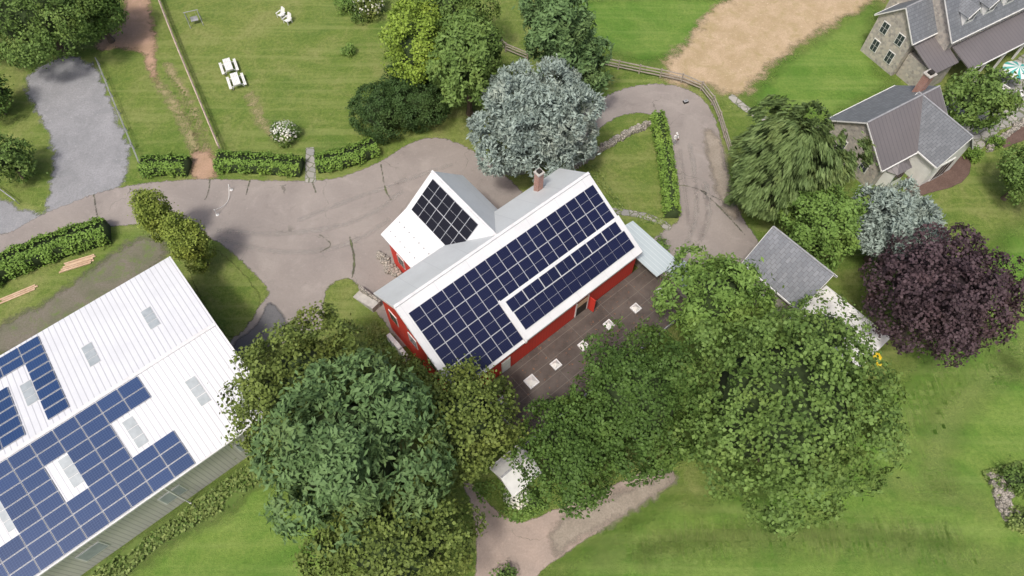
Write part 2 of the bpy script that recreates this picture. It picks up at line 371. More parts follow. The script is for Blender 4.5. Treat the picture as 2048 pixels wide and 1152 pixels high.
def crown(R,leaf,mat,core,rng,lumps=22,dens=300,stretch=1.2,along=None,lump_r=.38,spread=.64,rough=1.0,per=26,sig=1.5):
    R=np.array(R,float);Rm=R.mean()
    g=(1+5**.5)/2;i=np.arange(lumps)+.5; zz=1-1.55*i/lumps; th=2*math.pi*i/g
    D=np.stack([np.sqrt(np.maximum(1-zz**2,0))*np.cos(th),np.sqrt(np.maximum(1-zz**2,0))*np.sin(th),zz],1)
    D=unit(D+rng.normal(size=D.shape)*.2*rough)
    lo,hi=1-.2*rough,1+.14*rough
    C=D*spread*rng.uniform(lo,hi,(lumps,1)); r=lump_r*rng.uniform(1-.34*rough,1+.24*rough,lumps)
    C=np.vstack([C,[[0,0,0]]]); r=np.append(r,max(.62,spread)); D=np.vstack([D,[[0,0,1]]])
    n=int(dens*Rm*Rm*1.6*(.25/leaf)**2); nc=max(40,n//per)
    w=r**2;w[-1]*=1.1;w/=w.sum(); k=rng.choice(len(r),nc,p=w)
    d=unit(rng.normal(size=(nc,3))+.55*D[k]); rad=rng.uniform(0,1,nc)**.35*.4+.62
    last=len(r)-1; cen=k==last; rad=np.where(cen,rng.uniform(.84,1.0,nc),rad)
    P=C[k]+d*(r[k]*rad)[:,None]
    keep=np.ones(nc,bool)
    for j in range(last): keep&=~((np.linalg.norm(P-C[j],axis=1)<r[j]*.70)&(k!=j)&~cen)
    keep&=~((np.linalg.norm(P,axis=1)<r[last]*.62)&~cen)
    P=P[keep]*R;d=d[keep];k=k[keep]; nc=len(P)
    lt=rng.uniform(.15,.85,len(r)); lt[last]=.25; ct=np.clip(lt[k]*.45+rng.uniform(0,.55,nc),0,1)
    # leaves gathered round twig centres, flattened along the surface
    rep=rng.integers(0,nc,int(n*.8)); off=rng.normal(size=(len(rep),3))*leaf*sig
    dn=d[rep]; off-=dn*(off*dn).sum(1,keepdims=True)*.55
    far=rng.random(len(rep))<.06; off[far]*=1.8
    P=P[rep]+off; tone=np.clip(ct[rep]*.7+rng.uniform(0,.4,len(rep)),0,1)
    N=unit(dn+.55*rng.normal(size=dn.shape)+np.array([0,0,.3]))
    V=leafquads(P,N,leaf,stretch,along,rng)
    Q=np.arange(len(V)).reshape(-1,4); tv=np.repeat(tone,4)
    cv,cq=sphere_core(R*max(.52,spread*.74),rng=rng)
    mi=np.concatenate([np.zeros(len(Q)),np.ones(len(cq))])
    return np.vstack([V,cv]),np.vstack([Q,cq+len(V)]),mi,np.concatenate([tv,np.zeros(len(cv))])
def leafmesh(name,data,mats):
    V,Q,mi,tone=data; me=bpy.data.meshes.new(name); fastmesh(me,V,Q,None,mi,mats)
    at=me.attributes.new('tone','FLOAT','POINT'); at.data.foreach_set('value',tone.astype(np.float32)); return me
SEED=[100]
def tree(name,label,cat,px,py,rpx,zc,mat,sc=(1,1,1),leaf=.2,lumps=26,dens=300,core='core',trunk=True,group=None,**kw):
    SEED[0]+=1; rng=np.random.default_rng(SEED[0])
    X,Y,t=ray(px,py,zc); R=rpx*t/F
    T=Thing(name,label,cat,(X,Y,0),group=group)
    Rv=(R*sc[0],R*sc[1],R*sc[2])
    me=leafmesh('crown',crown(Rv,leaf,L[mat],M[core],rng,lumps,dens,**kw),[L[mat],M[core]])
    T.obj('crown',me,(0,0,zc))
    if trunk:
        mb=MB(); tr=max(.12,R*.07); zt=zc-Rv[2]*.15
        mb.limb((0,0,-.05),(0,0,.5),tr*1.6,tr*1.05,M['bark'],9); mb.limb((0,0,.5),(.1,.05,zt),tr*1.05,tr*.6,M['bark'],9)
        for i in range(6):
            a=i*1.05+rng.uniform(-.2,.2); z0=zt*(.55+.07*i)
            mb.limb((.05,.02,z0),(math.cos(a)*Rv[0]*.6,math.sin(a)*Rv[1]*.6,z0+Rv[2]*.4),tr*.4,tr*.12,M['bark'],6)
        T.part('trunk',mb)
    return T
def hedge(label,P,w,h,mat='hedge',leaf=.15,dens=70):
    W=chaikin([G(*p) for p in P],1,False); SEED[0]+=1; rng=np.random.default_rng(SEED[0])
    c=W.mean(0); T=Thing('hedge',label,'hedge',(c[0],c[1],0)); W=W-c
    Vs=[];Ts=[];CV=[];CQ=[]
    for a,b in zip(W[:-1],W[1:]):
        d=b-a;Ln=np.hypot(*d); 
        if Ln<.05: continue
        d/=Ln; nrm=np.array([-d[1],d[0]]); n=int(dens*Ln*(w+2*h)*(.17/leaf)**2)
        s=rng.uniform(-.1,Ln+.1,n); ang=rng.uniform(-.15,math.pi+.15,n)
        e=.5; cx=np.sign(np.cos(ang))*np.abs(np.cos(ang))**e; cz=np.abs(np.sin(ang))**e
        wob=1+.13*np.sin(s*2.1+a[0]*3)+.09*np.sin(s*5.3+ang*2)+rng.normal(0,.07,n)
        off=cx*w*.5*wob*rng.uniform(.55,1,n)**.4; zz=cz*h*(.95+.05*wob)*np.where(rng.random(n)<.1,1.12,1)
        P3=np.column_stack([a[0]+d[0]*s+nrm[0]*off,a[1]+d[1]*s+nrm[1]*off,np.maximum(zz,.05)])
        N=unit(np.column_stack([nrm[0]*cx,nrm[1]*cx,cz+.3])+.7*rng.normal(size=(n,3)))
        Vs.append(leafquads(P3,N,leaf,1.2,None,rng)); Ts.append(np.clip(.3+.2*np.sin(s*1.7)+.15*np.sin(off*9+s*4)+rng.uniform(-.1,.6,n),0,1))
        o=sum(len(x) for x in CV); q=[]
        for p in (a-d*.02,b+d*.02):
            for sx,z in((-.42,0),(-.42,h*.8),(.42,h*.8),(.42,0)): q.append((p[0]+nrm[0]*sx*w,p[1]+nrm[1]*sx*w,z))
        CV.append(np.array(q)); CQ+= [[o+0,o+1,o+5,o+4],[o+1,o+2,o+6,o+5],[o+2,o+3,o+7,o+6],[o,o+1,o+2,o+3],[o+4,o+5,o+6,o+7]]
    V=np.vstack(Vs);Q=np.arange(len(V)).reshape(-1,4);cv=np.vstack(CV);cq=np.array(CQ)
    data=(np.vstack([V,cv]),np.vstack([Q,cq+len(V)]),np.concatenate([np.zeros(len(Q)),np.ones(len(cq))]),np.concatenate([np.repeat(np.concatenate(Ts),4),np.zeros(len(cv))]))
    T.obj('foliage',leafmesh('foliage',data,[L[mat],M['core']])); return T
def shrub(label,px,py,rpx,mat,sz=.75,leaf=.14,name='shrub',dens=260,lumps=14,core='core',sc=(1,1),flower=0,group=None,**kw):
    SEED[0]+=1; rng=np.random.default_rng(SEED[0])
    X,Y,t=ray(px,py,.6);R=rpx*t/F
    T=Thing(name,label,'shrub',(X,Y,0),group=group)
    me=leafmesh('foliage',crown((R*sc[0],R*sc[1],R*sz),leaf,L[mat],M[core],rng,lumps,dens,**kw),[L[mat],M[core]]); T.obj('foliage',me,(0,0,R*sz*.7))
    if flower:
        n=flower; d=unit(rng.normal(size=(n,3))); d[:,2]=np.abs(d[:,2]); P=d*np.array([R*sc[0],R*sc[1],R*sz])*rng.uniform(.85,1.05,(n,1))
        V=leafquads(P,unit(d+.3*rng.normal(size=d.shape)),.2,1,None,rng);Q=np.arange(len(V)).reshape(-1,4)
        T.obj('blossom',leafmesh('blossom',(V,Q,np.zeros(len(Q)),np.repeat(rng.uniform(0.2,1,n),4)),[L['flower']]),(0,0,R*sz*.72))
    return T
# ================= ground =================
mb=MB(); mb.add([(-1500,-1500,0),(1500,-1500,0),(1500,1500,0),(-1500,1500,0)],[(0,1,2,3)],M['grass'])
single('ground',mb,'green mown lawn stretching across the farm','lawn',kind='structure')
patch('lawn','lush bright green lawn beside the big trees','lawn',[(1100,1152),(1300,1010),(1450,1000),(1800,760),(1900,640),(2048,420),(2200,400),(2300,1300),(1000,1300)],M['brightgrass'],.004,.8,mg=3)
patch('lawn','lush green lawn below the barn','lawn',[(230,1152),(430,960),(560,940),(760,1152),(760,1250),(100,1250)],M['brightgrass'],.004,.6,mg=2)
patch('lawn','green lawn between the drive and the dry patch','lawn',[(1080,0),(1500,-20),(1400,80),(1330,130),(1200,110)],M['brightgrass'],.004,.8,mg=3)
patch('lawn','green lawn beside the stone house','lawn',[(1480,190),(1560,120),(1740,0),(1760,0),(1745,130),(1790,170),(1680,240),(1560,240)],M['brightgrass'],.004,.8,mg=3)
for P,w in (([(1870,940),(1880,860),(1930,790),(2060,690)],2.2),([(1300,1110),(1500,1080),(1750,1090),(2100,1140)],1.6),([(1200,1120),(1400,1060),(1700,1050),(1900,1070)],1.2),([(1760,960),(1860,985),(1960,1010)],1.2),([(1960,640),(1990,700),(2060,760)],1.5),([(1800,900),(1830,820),(1900,720),(2050,600)],1.2),([(250,1130),(350,1060),(450,1010)],1.5)):
    patch('lawn_streak','pale mown streak across the lawn','lawn',P,M['mow'],.008,.4,2,line=w)
patch('dirt','dry tan straw covered earth in the lawn','earth',[(1318,150),(1350,105),(1385,75),(1410,35),(1465,-5),(1540,-50),(1820,-50),(1745,8),(1655,50),(1585,95),(1530,140),(1485,188),(1450,190),(1400,168),(1350,168)],M['tan'],.012,mg=2.4)
patch('dirt','bare reddish earth by the fence','earth',[(255,-40),(295,-40),(300,40),(312,80),(308,110),(318,180),(300,140),(285,100),(230,95),(190,100),(200,75),(250,55)],M['redirt'],.012)
patch('dirt','worn earth crossing between the hedges','earth',[(383,318),(398,300),(428,305),(436,360),(380,362)],M['redirt'],.014)
patch('path','worn track along the fence','path',[(320,170),(350,210),(380,270),(400,330)],M['wear'],.012,.35,2,line=.6)
patch('path','worn track along the fence','path',[(335,130),(375,200),(400,260),(420,330)],M['wear'],.012,.35,2,line=.5)
patch('path','worn track across the lawn','path',[(500,190),(520,240),(545,270)],M['wear'],.012,.35,2,line=.4)
patch('gravel','grey gravel parking area','gravel',[(50,150),(125,112),(185,120),(220,200),(258,290),(252,345),(232,385),(90,440),(100,380),(112,300),(88,240),(60,210)],M['gravel'],.012,mg=1.8)
patch('gravel','grey gravel lane','gravel',[(-120,380),(0,395),(40,420),(100,430),(60,470),(-120,480)],M['gravel'],.010,mg=1.8)
patch('dirt','dark bare earth beside the metal roofed building','earth',[(-60,680),(120,590),(230,500),(310,465),(345,510),(200,620),(-20,730)],M['mud'],.010,mg=1.8)
patch('lawn','rough weedy grass below the long building','weeds',[(130,1160),(330,1040),(480,930),(560,920),(500,1000),(330,1090),(180,1200)],M['darkgrass'],.012)
patch('driveway','worn grey asphalt courtyard in front of the barn','driveway',[(-160,450),(0,478),(60,442),(110,418),(225,374),(380,357),(520,361),(640,363),(700,350),(765,322),(820,285),(870,272),(930,290),(1000,340),(1080,420),(1000,540),(850,640),(800,720),(655,655),(640,660),(560,690),(465,720),(455,680),(530,600),(545,585),(480,515),(415,470),(330,445),(230,452),(130,460),(0,515),(-160,575)],M['asphalt'],.016,.35,2)
patch('driveway','worn grey asphalt drive looping round the garden','driveway',[(1100,330),(1110,270),(1180,210),(1225,185),(1275,170),(1335,167),(1395,185),(1428,228),(1447,300),(1455,360),(1478,430),(1518,480),(1540,580),(1400,640),(1300,560),(1300,478),(1340,455),(1362,440),(1352,380),(1336,300),(1322,235),(1275,222),(1215,240),(1170,290)],M['asphalt'],.016,.35,2)
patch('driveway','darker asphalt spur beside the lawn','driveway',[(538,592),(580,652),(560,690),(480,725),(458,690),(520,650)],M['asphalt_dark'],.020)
patch('driveway','pinkish worn drive under the trees','driveway',[(915,960),(945,962),(985,1020),(1040,1050),(1110,1020),(1240,965),(1320,930),(1365,955),(1290,1000),(1200,1060),(1110,1120),(1060,1160),(1040,1260),(930,1260),(955,1152),(950,1010)],M['pinkpath'],.016)
patch('gravel','pale gravel lane under the trees','gravel',[(1100,1045),(1240,985),(1340,945),(1360,960),(1250,1030),(1150,1080),(1105,1120)],M['palegravel'],.020)
patch('dirt','sandy washed earth at the drive edge','earth',[(1405,265),(1425,255),(1448,300),(1455,360),(1485,440),(1450,430),(1425,350)],M['palegravel'],.020)
patch('lawn','small rounded lawn beside the barn gable','lawn',[(652,650),(645,605),(655,572),(685,556),(708,560),(728,588),(755,625),(800,690),(850,760),(800,800),(700,760),(660,680)],M['grass_patch'],.022)
patch('lawn','lawn strip between drive and long building','lawn',[(380,560),(385,520),(415,490),(455,515),(500,560),(525,600),(505,640),(468,682),(440,660)],M['grass_patch'],.022)
patch('lawn','triangular garden lawn inside the drive loop','lawn',[(1165,325),(1200,300),(1300,250),(1320,260),(1335,330),(1355,430),(1325,438),(1250,425),(1190,360)],M['grass_patch'],.022)
patch('flower_bed','bark mulch bed beside the cottage','bed',[(1815,350),(1850,330),(1920,310),(1945,320),(1935,360),(1895,378),(1860,385),(1820,400),(1805,370)],M['mulch'],.014)
patch('flower_bed','bark mulch bed along the terrace','bed',[(1990,290),(2048,240),(2100,210),(2100,260),(2048,280),(2000,300)],M['mulch'],.014)
patch('path','flagstone path to the cottage','path',[(1465,195),(1500,225),(1560,250),(1640,262),(1700,245)],M['stepstone'],.018,.2,2,line=.8)
patch('path','stone slab path through the hedge','path',[(612,295),(628,295),(632,365),(610,365)],M['stepstone'],.024,.2,0)
patch('path','curved stepping stone path','path',[(1225,422),(1275,428),(1320,442),(1335,455)],M['stepstone'],.026,.2,2,line=.7)
patch('terrace','grey stone terrace by the house','terrace',[(1880,200),(1920,170),(2000,140),(2060,100),(2150,100),(2120,220),(2000,260),(1960,300),(1925,290),(1900,240)],M['stepstone'],.018,.3,0)
for P,w in (([(435,462),(560,470),(680,455),(760,420),(800,385)],.35),([(440,478),(540,505),(640,505),(720,480),(775,440)],.35),([(600,440),(700,400),(800,365),(900,330)],.3),([(1380,290),(1390,350),(1395,430),(1370,500)],.3),([(1360,300),(1372,380),(1378,450)],.22),([(1410,370),(1420,430),(1400,480)],.5)):
    patch('tyre_track','pale curved tyre track on the asphalt','tyre track',P,M['trackmark'],.028,.2,2,line=w)
for P,w in (([(762,330),(770,380),(782,400)],.1),([(420,360),(418,385),(410,400)],.1),([(700,475),(710,520),(705,555)],.16),([(500,362),(492,390)],.1),([(188,390),(194,430)],.1),([(1330,370),(1385,372),(1440,400)],.08),([(625,365),(632,385)],.14),([(1400,380),(1430,405),(1490,470)],.1),([(640,470),(668,490),(640,505)],.08)):
    patch('crack','weedy crack in the asphalt','crack',P,M['crack'],.032,.12,2,line=w)
# ================= red barn =================
B=building('barn','red wooden barn with white roof covered in solar panels','barn',F40,18,21)
Z1,ZR,Z2=4.7,8.5,6.0; b1,br,b2=16.6,23.5,26.9; A0,A1=8.6,27.9
def zf(b): return Z1+(b-b1)*(ZR-Z1)/(br-b1)
FW=16.8
mb=MB(); sec=[(FW,0),(26.5,0),(26.5,Z2+.05),(br,ZR-.25),(FW,zf(FW)-.22)]
mb.prism(sec,A0+.3,A1-.3,'a',M['redy'])
mb.box(A0+.32,A1-.32,FW-.015,FW-.003,.02,zf(FW)-.24,M['red'])
wall=B.part('wall',mb)
mb=MB()
mb.slab([(A0,b1,Z1),(A1,b1,Z1),(A1,br,ZR),(A0,br,ZR)],.14,M['barnwhite'])
mb.slab([(A1,br+.004,ZR),(A0,br+.004,ZR),(A0,b2,Z2),(A1,b2,Z2)][::-1],.2,M['barnshade'])
mb.box(A0,A1,br-.12,br+.12,ZR-.02,ZR+.06,M['whitetrim'])
sl=(ZR-Z1)/(br-b1)
up=.2
def zu(b): return zf(b)+up
mb.slab([(15.3,b1-.03,zu(b1-.03)),(A1+.03,b1-.03,zu(b1-.03)),(A1+.03,19.75,zu(19.75)),(15.3,19.75,zu(19.75))],.16,M['barnwhite'])
mb.slab([(15.22,b1-.1,zu(b1)+.02),(15.4,b1-.1,zu(b1)+.02),(15.4,19.8,zu(19.8)+.07),(15.22,19.8,zu(19.8)+.07)],.3,M['whitetrim'])
roof=B.part('roof',mb)
mb=MB(); WA,WR,WB,WE=12.5,18.3,21.3,15.3
zw=8.3; ze=5.4; zb_=5.8; zl=4.6
mb.prism([(WA+.35,0),(WB-.35,0),(WB-.35,ze+.1),(WR,zw-.28),(WE,zb_-.28),(WA+.35,zl-.1)],26.3,31.7,'b',M['redy'])
B.part('wall',mb,'red boarded cross wing')
mb=MB(); e=32.05
mb.slab([(WR,e,zw),(WR,23.9,zw),(WE,25.3,zb_),(WE,e,zb_)],.18,M['barnwhite'])
mb.slab([(WE,e,zb_-.01),(WE,25.5,zb_-.01),(WA,26.6,zl),(WA,e,zl)],.16,M['barnwhite'])
mb.slab([(WR,23.9,zw+.003),(WR,e,zw+.003),(WB,e,ze),(WB,26.2,ze)],.18,M['barnshade'])
mb.box(WR-.1,WR+.1,23.7,e,zw-.02,zw+.06,M['whitetrim'])
B.part('roof',mb,'white wing roof with its shaded slope coloured greyer')
for i in range(7):
    for rr,(za,zt_) in enumerate(((WA+.7,zl+.12),(WA+1.7,zl+.55))):
        mb=MB(); y=27.4+i*.68; mb.slab([(za-.05,y,zt_+.2),(za+.05,y,zt_+.24),(za+.05,y+.1,zt_+.24),(za-.05,y+.1,zt_+.2)],.1,M['greymetal']); B.part('snow_guard',mb)
mb=MB(); mb.box(24.3,24.85,25.6,26.15,6.4,8.9,M['brick']); mb.box(24.24,24.91,25.54,26.21,8.9,9.02,M['concrete']); mb.box(24.4,24.75,25.7,26.05,9.02,9.2,M['dark'])
B.part('chimney',mb,parent=roof)
def panelmesh(w,h,cell,mid='y',name='solar_panel'):
    mb=MB(); f=.022
    mb.box(-w/2,w/2,-h/2,h/2,0,.035,M['pframe'])
    if mid=='y': rects=[(-w/2+f,w/2-f,-h/2+f,-.01),(-w/2+f,w/2-f,.01,h/2-f)]
    elif mid=='x': rects=[(-w/2+f,-.01,-h/2+f,h/2-f),(.01,w/2-f,-h/2+f,h/2-f)]
    else: rects=[(-w/2+f,w/2-f,-h/2+f,h/2-f)]
    for r in rects: mb.box(*r,.0355,.042,M[cell])
    return mb.mesh(name)
PM=panelmesh(1.0,1.64,'pcell'); PL=panelmesh(1.62,.98,'pcell','x'); PK=panelmesh(.98,1.6,'pcellblack'); PW=panelmesh(1.52,.94,'pcellblue','n')
th=math.atan(sl)
def addpanel(T,me,a,b,z,rx,ry=0,rz=0):
    o=T.obj('solar_panel',me,(a-T.org[0],b-T.org[1],z)); 
    o.rotation_euler=(Matrix.Rotation(ry,3,'Y')@Matrix.Rotation(rx,3,'X')@Matrix.Rotation(rz,3,'Z')).to_euler(); return o
cs=math.cos(th)
for r in range(4):
    for c in range(18):
        a=9.15+.5+c*1.025
        if r>=2 and a>15.0: continue
        if a>27.6: continue
        d=.95+.84+r*1.67; b=br-d*cs; addpanel(B,PM,a,b,zf(b)+.05,th)
for c in range(12):
    a=15.75+.5+c*.98
    d=6.42; b=br-d*cs; addpanel(B,PM,a,b,zu(b)+.05,th)
for c in range(7):
    a=16.5+c*1.67; d=5.04; b=br-d*cs
    if a<27.6: addpanel(B,PL,a,b-.02,zu(b)+.05,th)
tw=math.atan((zw-zb_)/(WR-WE))
for r in range(2):
    for c in range(6):
        d=.42+.8+r*1.63; a=WR-d*math.cos(tw); z=zw-d*math.sin(tw)+.05
        addpanel(B,PK,a,31.5-.5-c*1.0,z,0,-tw,math.radians(90))
fw=FW-.02
mb=MB(); mb.box(20.9,22.1,fw-.05,fw,1.75,3.9,M['dark']); mb.box(20.8,20.898,fw-.08,fw,1.75,4.0,M['whitetrim']); mb.box(22.102,22.2,fw-.08,fw,1.75,4.0,M['whitetrim']); mb.box(20.9,22.1,fw-.08,fw-.055,3.2,3.9,M['newwood'])
B.part('door_opening',mb)
mb=MB(); mb.slab([(22.2,fw-.1,3.75),(22.25,fw-.1,3.75),(22.35,fw-.7,3.75),(22.3,fw-.7,3.75)],1.95,M['red']); B.part('door',mb,'red door standing open')
mb=MB(); mb.box(13.0,13.9,fw-.05,fw,1.75,3.7,M['concrete']); mb.box(13.05,13.85,fw-.07,fw-.052,1.8,3.65,M['white']); B.part('door',mb,'pale closed door')
def window(T,name,x0,x1,y0,y1,z0,z1,axis,out):
    mb=MB()
    if axis=='a':
        y=y0; s=out
        mb.box(x0,x1,min(y,y+.06*s),max(y,y+.06*s),z0,z1,M['white'])
        xm=(x0+x1)/2;zm=(z0+z1)/2
        for (p,q) in((x0+.07,xm-.02),(xm+.02,x1-.07)):
            for (r,t) in((z0+.07,zm-.02),(zm+.02,z1-.07)): mb.box(p,q,min(y+.061*s,y+.07*s),max(y+.061*s,y+.07*s),r,t,M['glass'])
    else:
        x=x0; s=out
        mb.box(min(x,x+.06*s),max(x,x+.06*s),y0,y1,z0,z1,M['white'])
        ym=(y0+y1)/2;zm=(z0+z1)/2
        for (p,q) in((y0+.07,ym-.02),(ym+.02,y1-.07)):
            for (r,t) in((z0+.07,zm-.02),(zm+.02,z1-.07)): mb.box(min(x+.061*s,x+.07*s),max(x+.061*s,x+.07*s),p,q,r,t,M['glass'])
    return T.part(name,mb)
for y in (24.6,22.0,19.5): window(B,'window',A0+.3,0,y,y+1.1,3.2,4.7,'b',-1)
window(B,'window',A0+.3,0,21.9,22.9,5.6,6.8,'b',-1)
for y in (27.5,29.6): window(B,'window',WA+.35,0,y,y+1.0,1.6,3.0,'b',-1)
mb=MB(); mb.slab([(A0-.05,b1,Z1+.02),(A0-.002,b1,Z1+.02),(A0-.002,br,ZR+.02),(A0-.05,br,ZR+.02)],.3,M['whitetrim']); mb.slab([(A0-.05,br,ZR+.02),(A0-.002,br,ZR+.02),(A0-.002,b2,Z2+.02),(A0-.05,b2,Z2+.02)],.3,M['whitetrim'])
B.part('trim',mb)
# flat roofed annex
FZ=1.7
X=building('annex','low annex with stained dark flat tar roof','annex',F40,20,14)
mb=MB(); mb.box(11,28.9,11.4,16.7,0,FZ-.1,M['stone']); X.part('wall',mb)
mb=MB(); mb.box(10.85,29.1,11.25,16.75,FZ-.1,FZ,M['tar']); 
mb.box(10.8,29.15,11.15,11.248,FZ-.15,FZ+.08,M['greymetal']); mb.box(10.75,10.848,11.15,16.75,FZ-.15,FZ+.08,M['greymetal']); X.part('roof',mb)
for i,(px,py) in enumerate([(1320,583),(1272,615),(1218,648),(1167,690),(1112,728),(1063,762),(1008,800)]):
    a,b=F40.at(px,py,FZ+.2); mb=MB(); w=.36 if i!=5 else .46
    mb.box(a-w,a+w,b-w,b+w,FZ+.001,FZ+.15,M['whitetrim'])
    z=FZ+.15; mb.add([(a-w+.08,b-w+.08,z+.002),(a+w-.08,b-w+.08,z+.002),(a+w-.08,b+w-.08,z+.002),(a-w+.08,b+w-.08,z+.002),(a,b,z+.22)],[(0,1,4),(1,2,4),(2,3,4),(3,0,4)],M['skyglass'])
    X.part('skylight',mb)
X=building('canopy','pale blue grey ribbed metal lean-to roof at the barn gable','lean-to',F40,29.2,16.5)
mb=MB(); mb.slab([(27.95,14.6,3.4),(30.9,14.6,2.7),(30.9,20.2,2.7),(27.95,20.2,3.4)],.1,M['bluemetal']); 
mb.slab([(29.2,11.6,2.9),(31.6,11.6,2.3),(31.6,14.58,2.3),(29.2,14.58,2.9)],.1,M['bluemetal']); X.part('roof',mb)
for a,b in((30.6,14.8),(30.6,19.8),(31.3,11.8)):
    mb=MB(); mb.box(a-.07,a+.07,b-.07,b+.07,0,2.3,M['white']); X.part('post',mb)
mb=MB(); mb.box(29.3,30.4,12.0,19.8,0,2.2,M['stone']); X.part('wall',mb)
# ================= long metal building =================
W=building('warehouse','long farm building with white ribbed metal roof and solar panels','building',F40,-14,33)
wa,wb=-32,-2.1; e1,rg,e2=24.3,32.2,41.4; ez,rz=4.6,6.2
mb=MB(); mb.prism([(e1+.3,0),(e2-.3,0),(e2-.3,ez-.15),(rg,rz-.2),(e1+.3,ez-.15)],wa+.3,wb-.3,'a',M['beige']); W.part('wall',mb)
mb=MB(); mb.slab([(wa,e1,ez),(wb,e1,ez),(wb,rg,rz),(wa,rg,rz)],.15,M['whitemetal']); mb.slab([(wa,rg+.003,rz),(wb,rg+.003,rz),(wb,e2,ez),(wa,e2,ez)],.15,M['whitemetal'])
mb.box(wa,wb,rg-.15,rg+.15,rz-.01,rz+.05,M['whitetrim']); mb.box(wa,wb,e1-.13,e1-.003,ez-.16,ez-.02,M['whitetrim'])
mb.slab([(wb+.002,e1,ez+.03),(wb+.06,e1,ez+.03),(wb+.06,rg,rz+.03),(wb+.002,rg,rz+.03)],.25,M['whitetrim']); mb.slab([(wb+.002,rg,rz+.03),(wb+.06,rg,rz+.03),(wb+.06,e2,ez+.03),(wb+.002,e2,ez+.03)],.25,M['whitetrim'])
W.part('roof',mb)
def zl_(b): return ez+(b-e1)/(rg-e1)*(rz-ez)
def zu_(b): return ez+(e2-b)/(e2-rg)*(rz-ez)
tl=math.atan((rz-ez)/(rg-e1)); tu=-math.atan((rz-ez)/(e2-rg))
for k in range(9):
    a=-8.4-1.56*(k+.5)
    for r in range(8):
        if k in(0,1) and r in(2,3,4): continue
        if k==4 and r in(2,3,4): continue
        if k==7 and r in(2,3,4): continue
        b=32.0-.48-r*.965; addpanel(W,PW,a,b,zl_(b)+.06,tl)
    if k>=3 and k<8:
        for r in range(8):
            if k==4 and r>1: continue
            if k in(5,6,7) and r==2: continue
            b=41.1-.5-r*1.03; addpanel(W,PW,a,b,zu_(b)+.06,tu)
for px,py in [(302,637),(183,710),(397,783),(272,865),(145,943),(60,787),(15,1030)]:
    a,b=F40.at(px,py,5.4); z=zl_(b) if b<rg else zu_(b); t=tl if b<rg else tu; k=math.tan(t)
    mb=MB()
    for i in range(3):
        y0=b-1.1+i*.75;y1=y0+.7
        mb.slab([(a-.38,y0,z+(y0-b)*k+.04),(a+.38,y0,z+(y0-b)*k+.04),(a+.38,y1,z+(y1-b)*k+.04),(a-.38,y1,z+(y1-b)*k+.04)],.02,M['skylight'])
    mb.slab([(a-.42,b-1.15,z-1.15*k+.015),(a+.42,b-1.15,z-1.15*k+.015),(a+.42,b+1.2,z+1.2*k+.015),(a-.42,b+1.2,z+1.2*k+.015)],.01,M['whitetrim'])
    W.part('skylight',mb)
for a in(-6.0,-12,-18): 
    mb=MB(); mb.box(a,a+1.7,e1+.25,e1+.3,1.4,2.9,M['white']); mb.box(a+.1,a+1.6,e1+.235,e1+.249,1.5,2.8,M['skylight']); W.part('window',mb)
mb=MB(); mb.limb((-10.9,e1-.08,4.45),(-10.9,e1-.08,.1),.06,.06,M['white']); mb.limb((-10.9,e1-.1,.12),(-10.7,e1-1.0,.08),.07,.07,M['white']); W.part('downpipe',mb)
# ================= houses =================
def gable(T,a0,a1,b0,b1,ez,rz,axis,wm,rm,oh=.3,th=.15,rc=None,label=None,mats2=None):
    if axis=='a': t0,t1,lo,hi=b0,b1,a0,a1
    else: t0,t1,lo,hi=a0,a1,b0,b1
    c=rc if rc is not None else (t0+t1)/2
    mb=MB(); mb.prism([(t0,0),(t1,0),(t1,ez-.12),(c,rz-.14),(t0,ez-.12)],lo,hi,axis,M[wm]); w=T.part('wall',mb)
    s0=(rz-ez)/(c-t0); s1=(rz-ez)/(t1-c); f=(lambda e,t,z:(e,t,z)) if axis=='a' else (lambda e,t,z:(t,e,z))
    mb=MB(); L0,L1=lo-oh,hi+oh
    mb.slab([f(L0,t0-oh,ez-oh*s0),f(L1,t0-oh,ez-oh*s0),f(L1,c,rz),f(L0,c,rz)],th,M[rm])
    mb.slab([f(L0,c+.002,rz),f(L1,c+.002,rz),f(L1,t1+oh,ez-oh*s1),f(L0,t1+oh,ez-oh*s1)],th,M[mats2 or rm])
    for LL in (L0-.042,L1+.002):
        mb.slab([f(LL,t0-oh,ez-oh*s0-.03),f(LL+.04,t0-oh,ez-oh*s0-.03),f(LL+.04,c,rz-.03),f(LL,c,rz-.03)],.16,M['white'])
        mb.slab([f(LL,c,rz-.03),f(LL+.04,c,rz-.03),f(LL+.04,t1+oh,ez-oh*s1-.03),f(LL,t1+oh,ez-oh*s1-.03)],.16,M['white'])
    for (q,sg,s_) in ((t0-oh,-1,s0),(t1+oh,1,s1)):
        p0=f(L0,min(q,q+.1*sg),0);p1=f(L1,max(q,q+.1*sg),0)
        mb.box(min(p0[0],p1[0]),max(p0[0],p1[0]),min(p0[1],p1[1]),max(p0[1],p1[1]),ez-oh*s_-.16,ez-oh*s_-.04,M['white'])
    e=f(L0,c-.07,0),f(L1,c+.07,0)
    mb.box(min(e[0][0],e[1][0]),max(e[0][0],e[1][0]),min(e[0][1],e[1][1]),max(e[0][1],e[1][1]),rz-.03,rz+.04,M['greymetal'])
    r=T.part('roof',mb,label); return w,r
S=building('small_house','small stone house with pale slate gable roof','house',F40,36.3,8)
gable(S,34.3,38.6,5.2,10.5,4.4,7.0,'b','stone','slatelight')
window(S,'window',35.8,36.8,5.2,0,2.6,4.0,'a',-1); window(S,'window',34.3,0,7,8,1.5,2.9,'b',-1)
mb=MB(); mb.box(33.6,38.4,-1.2,5.1,2.7,2.95,M['whitetrim']); mb.box(33.75,38.25,-1.05,4.95,2.951,3.0,M['white']); S.part('flat_roof',mb)
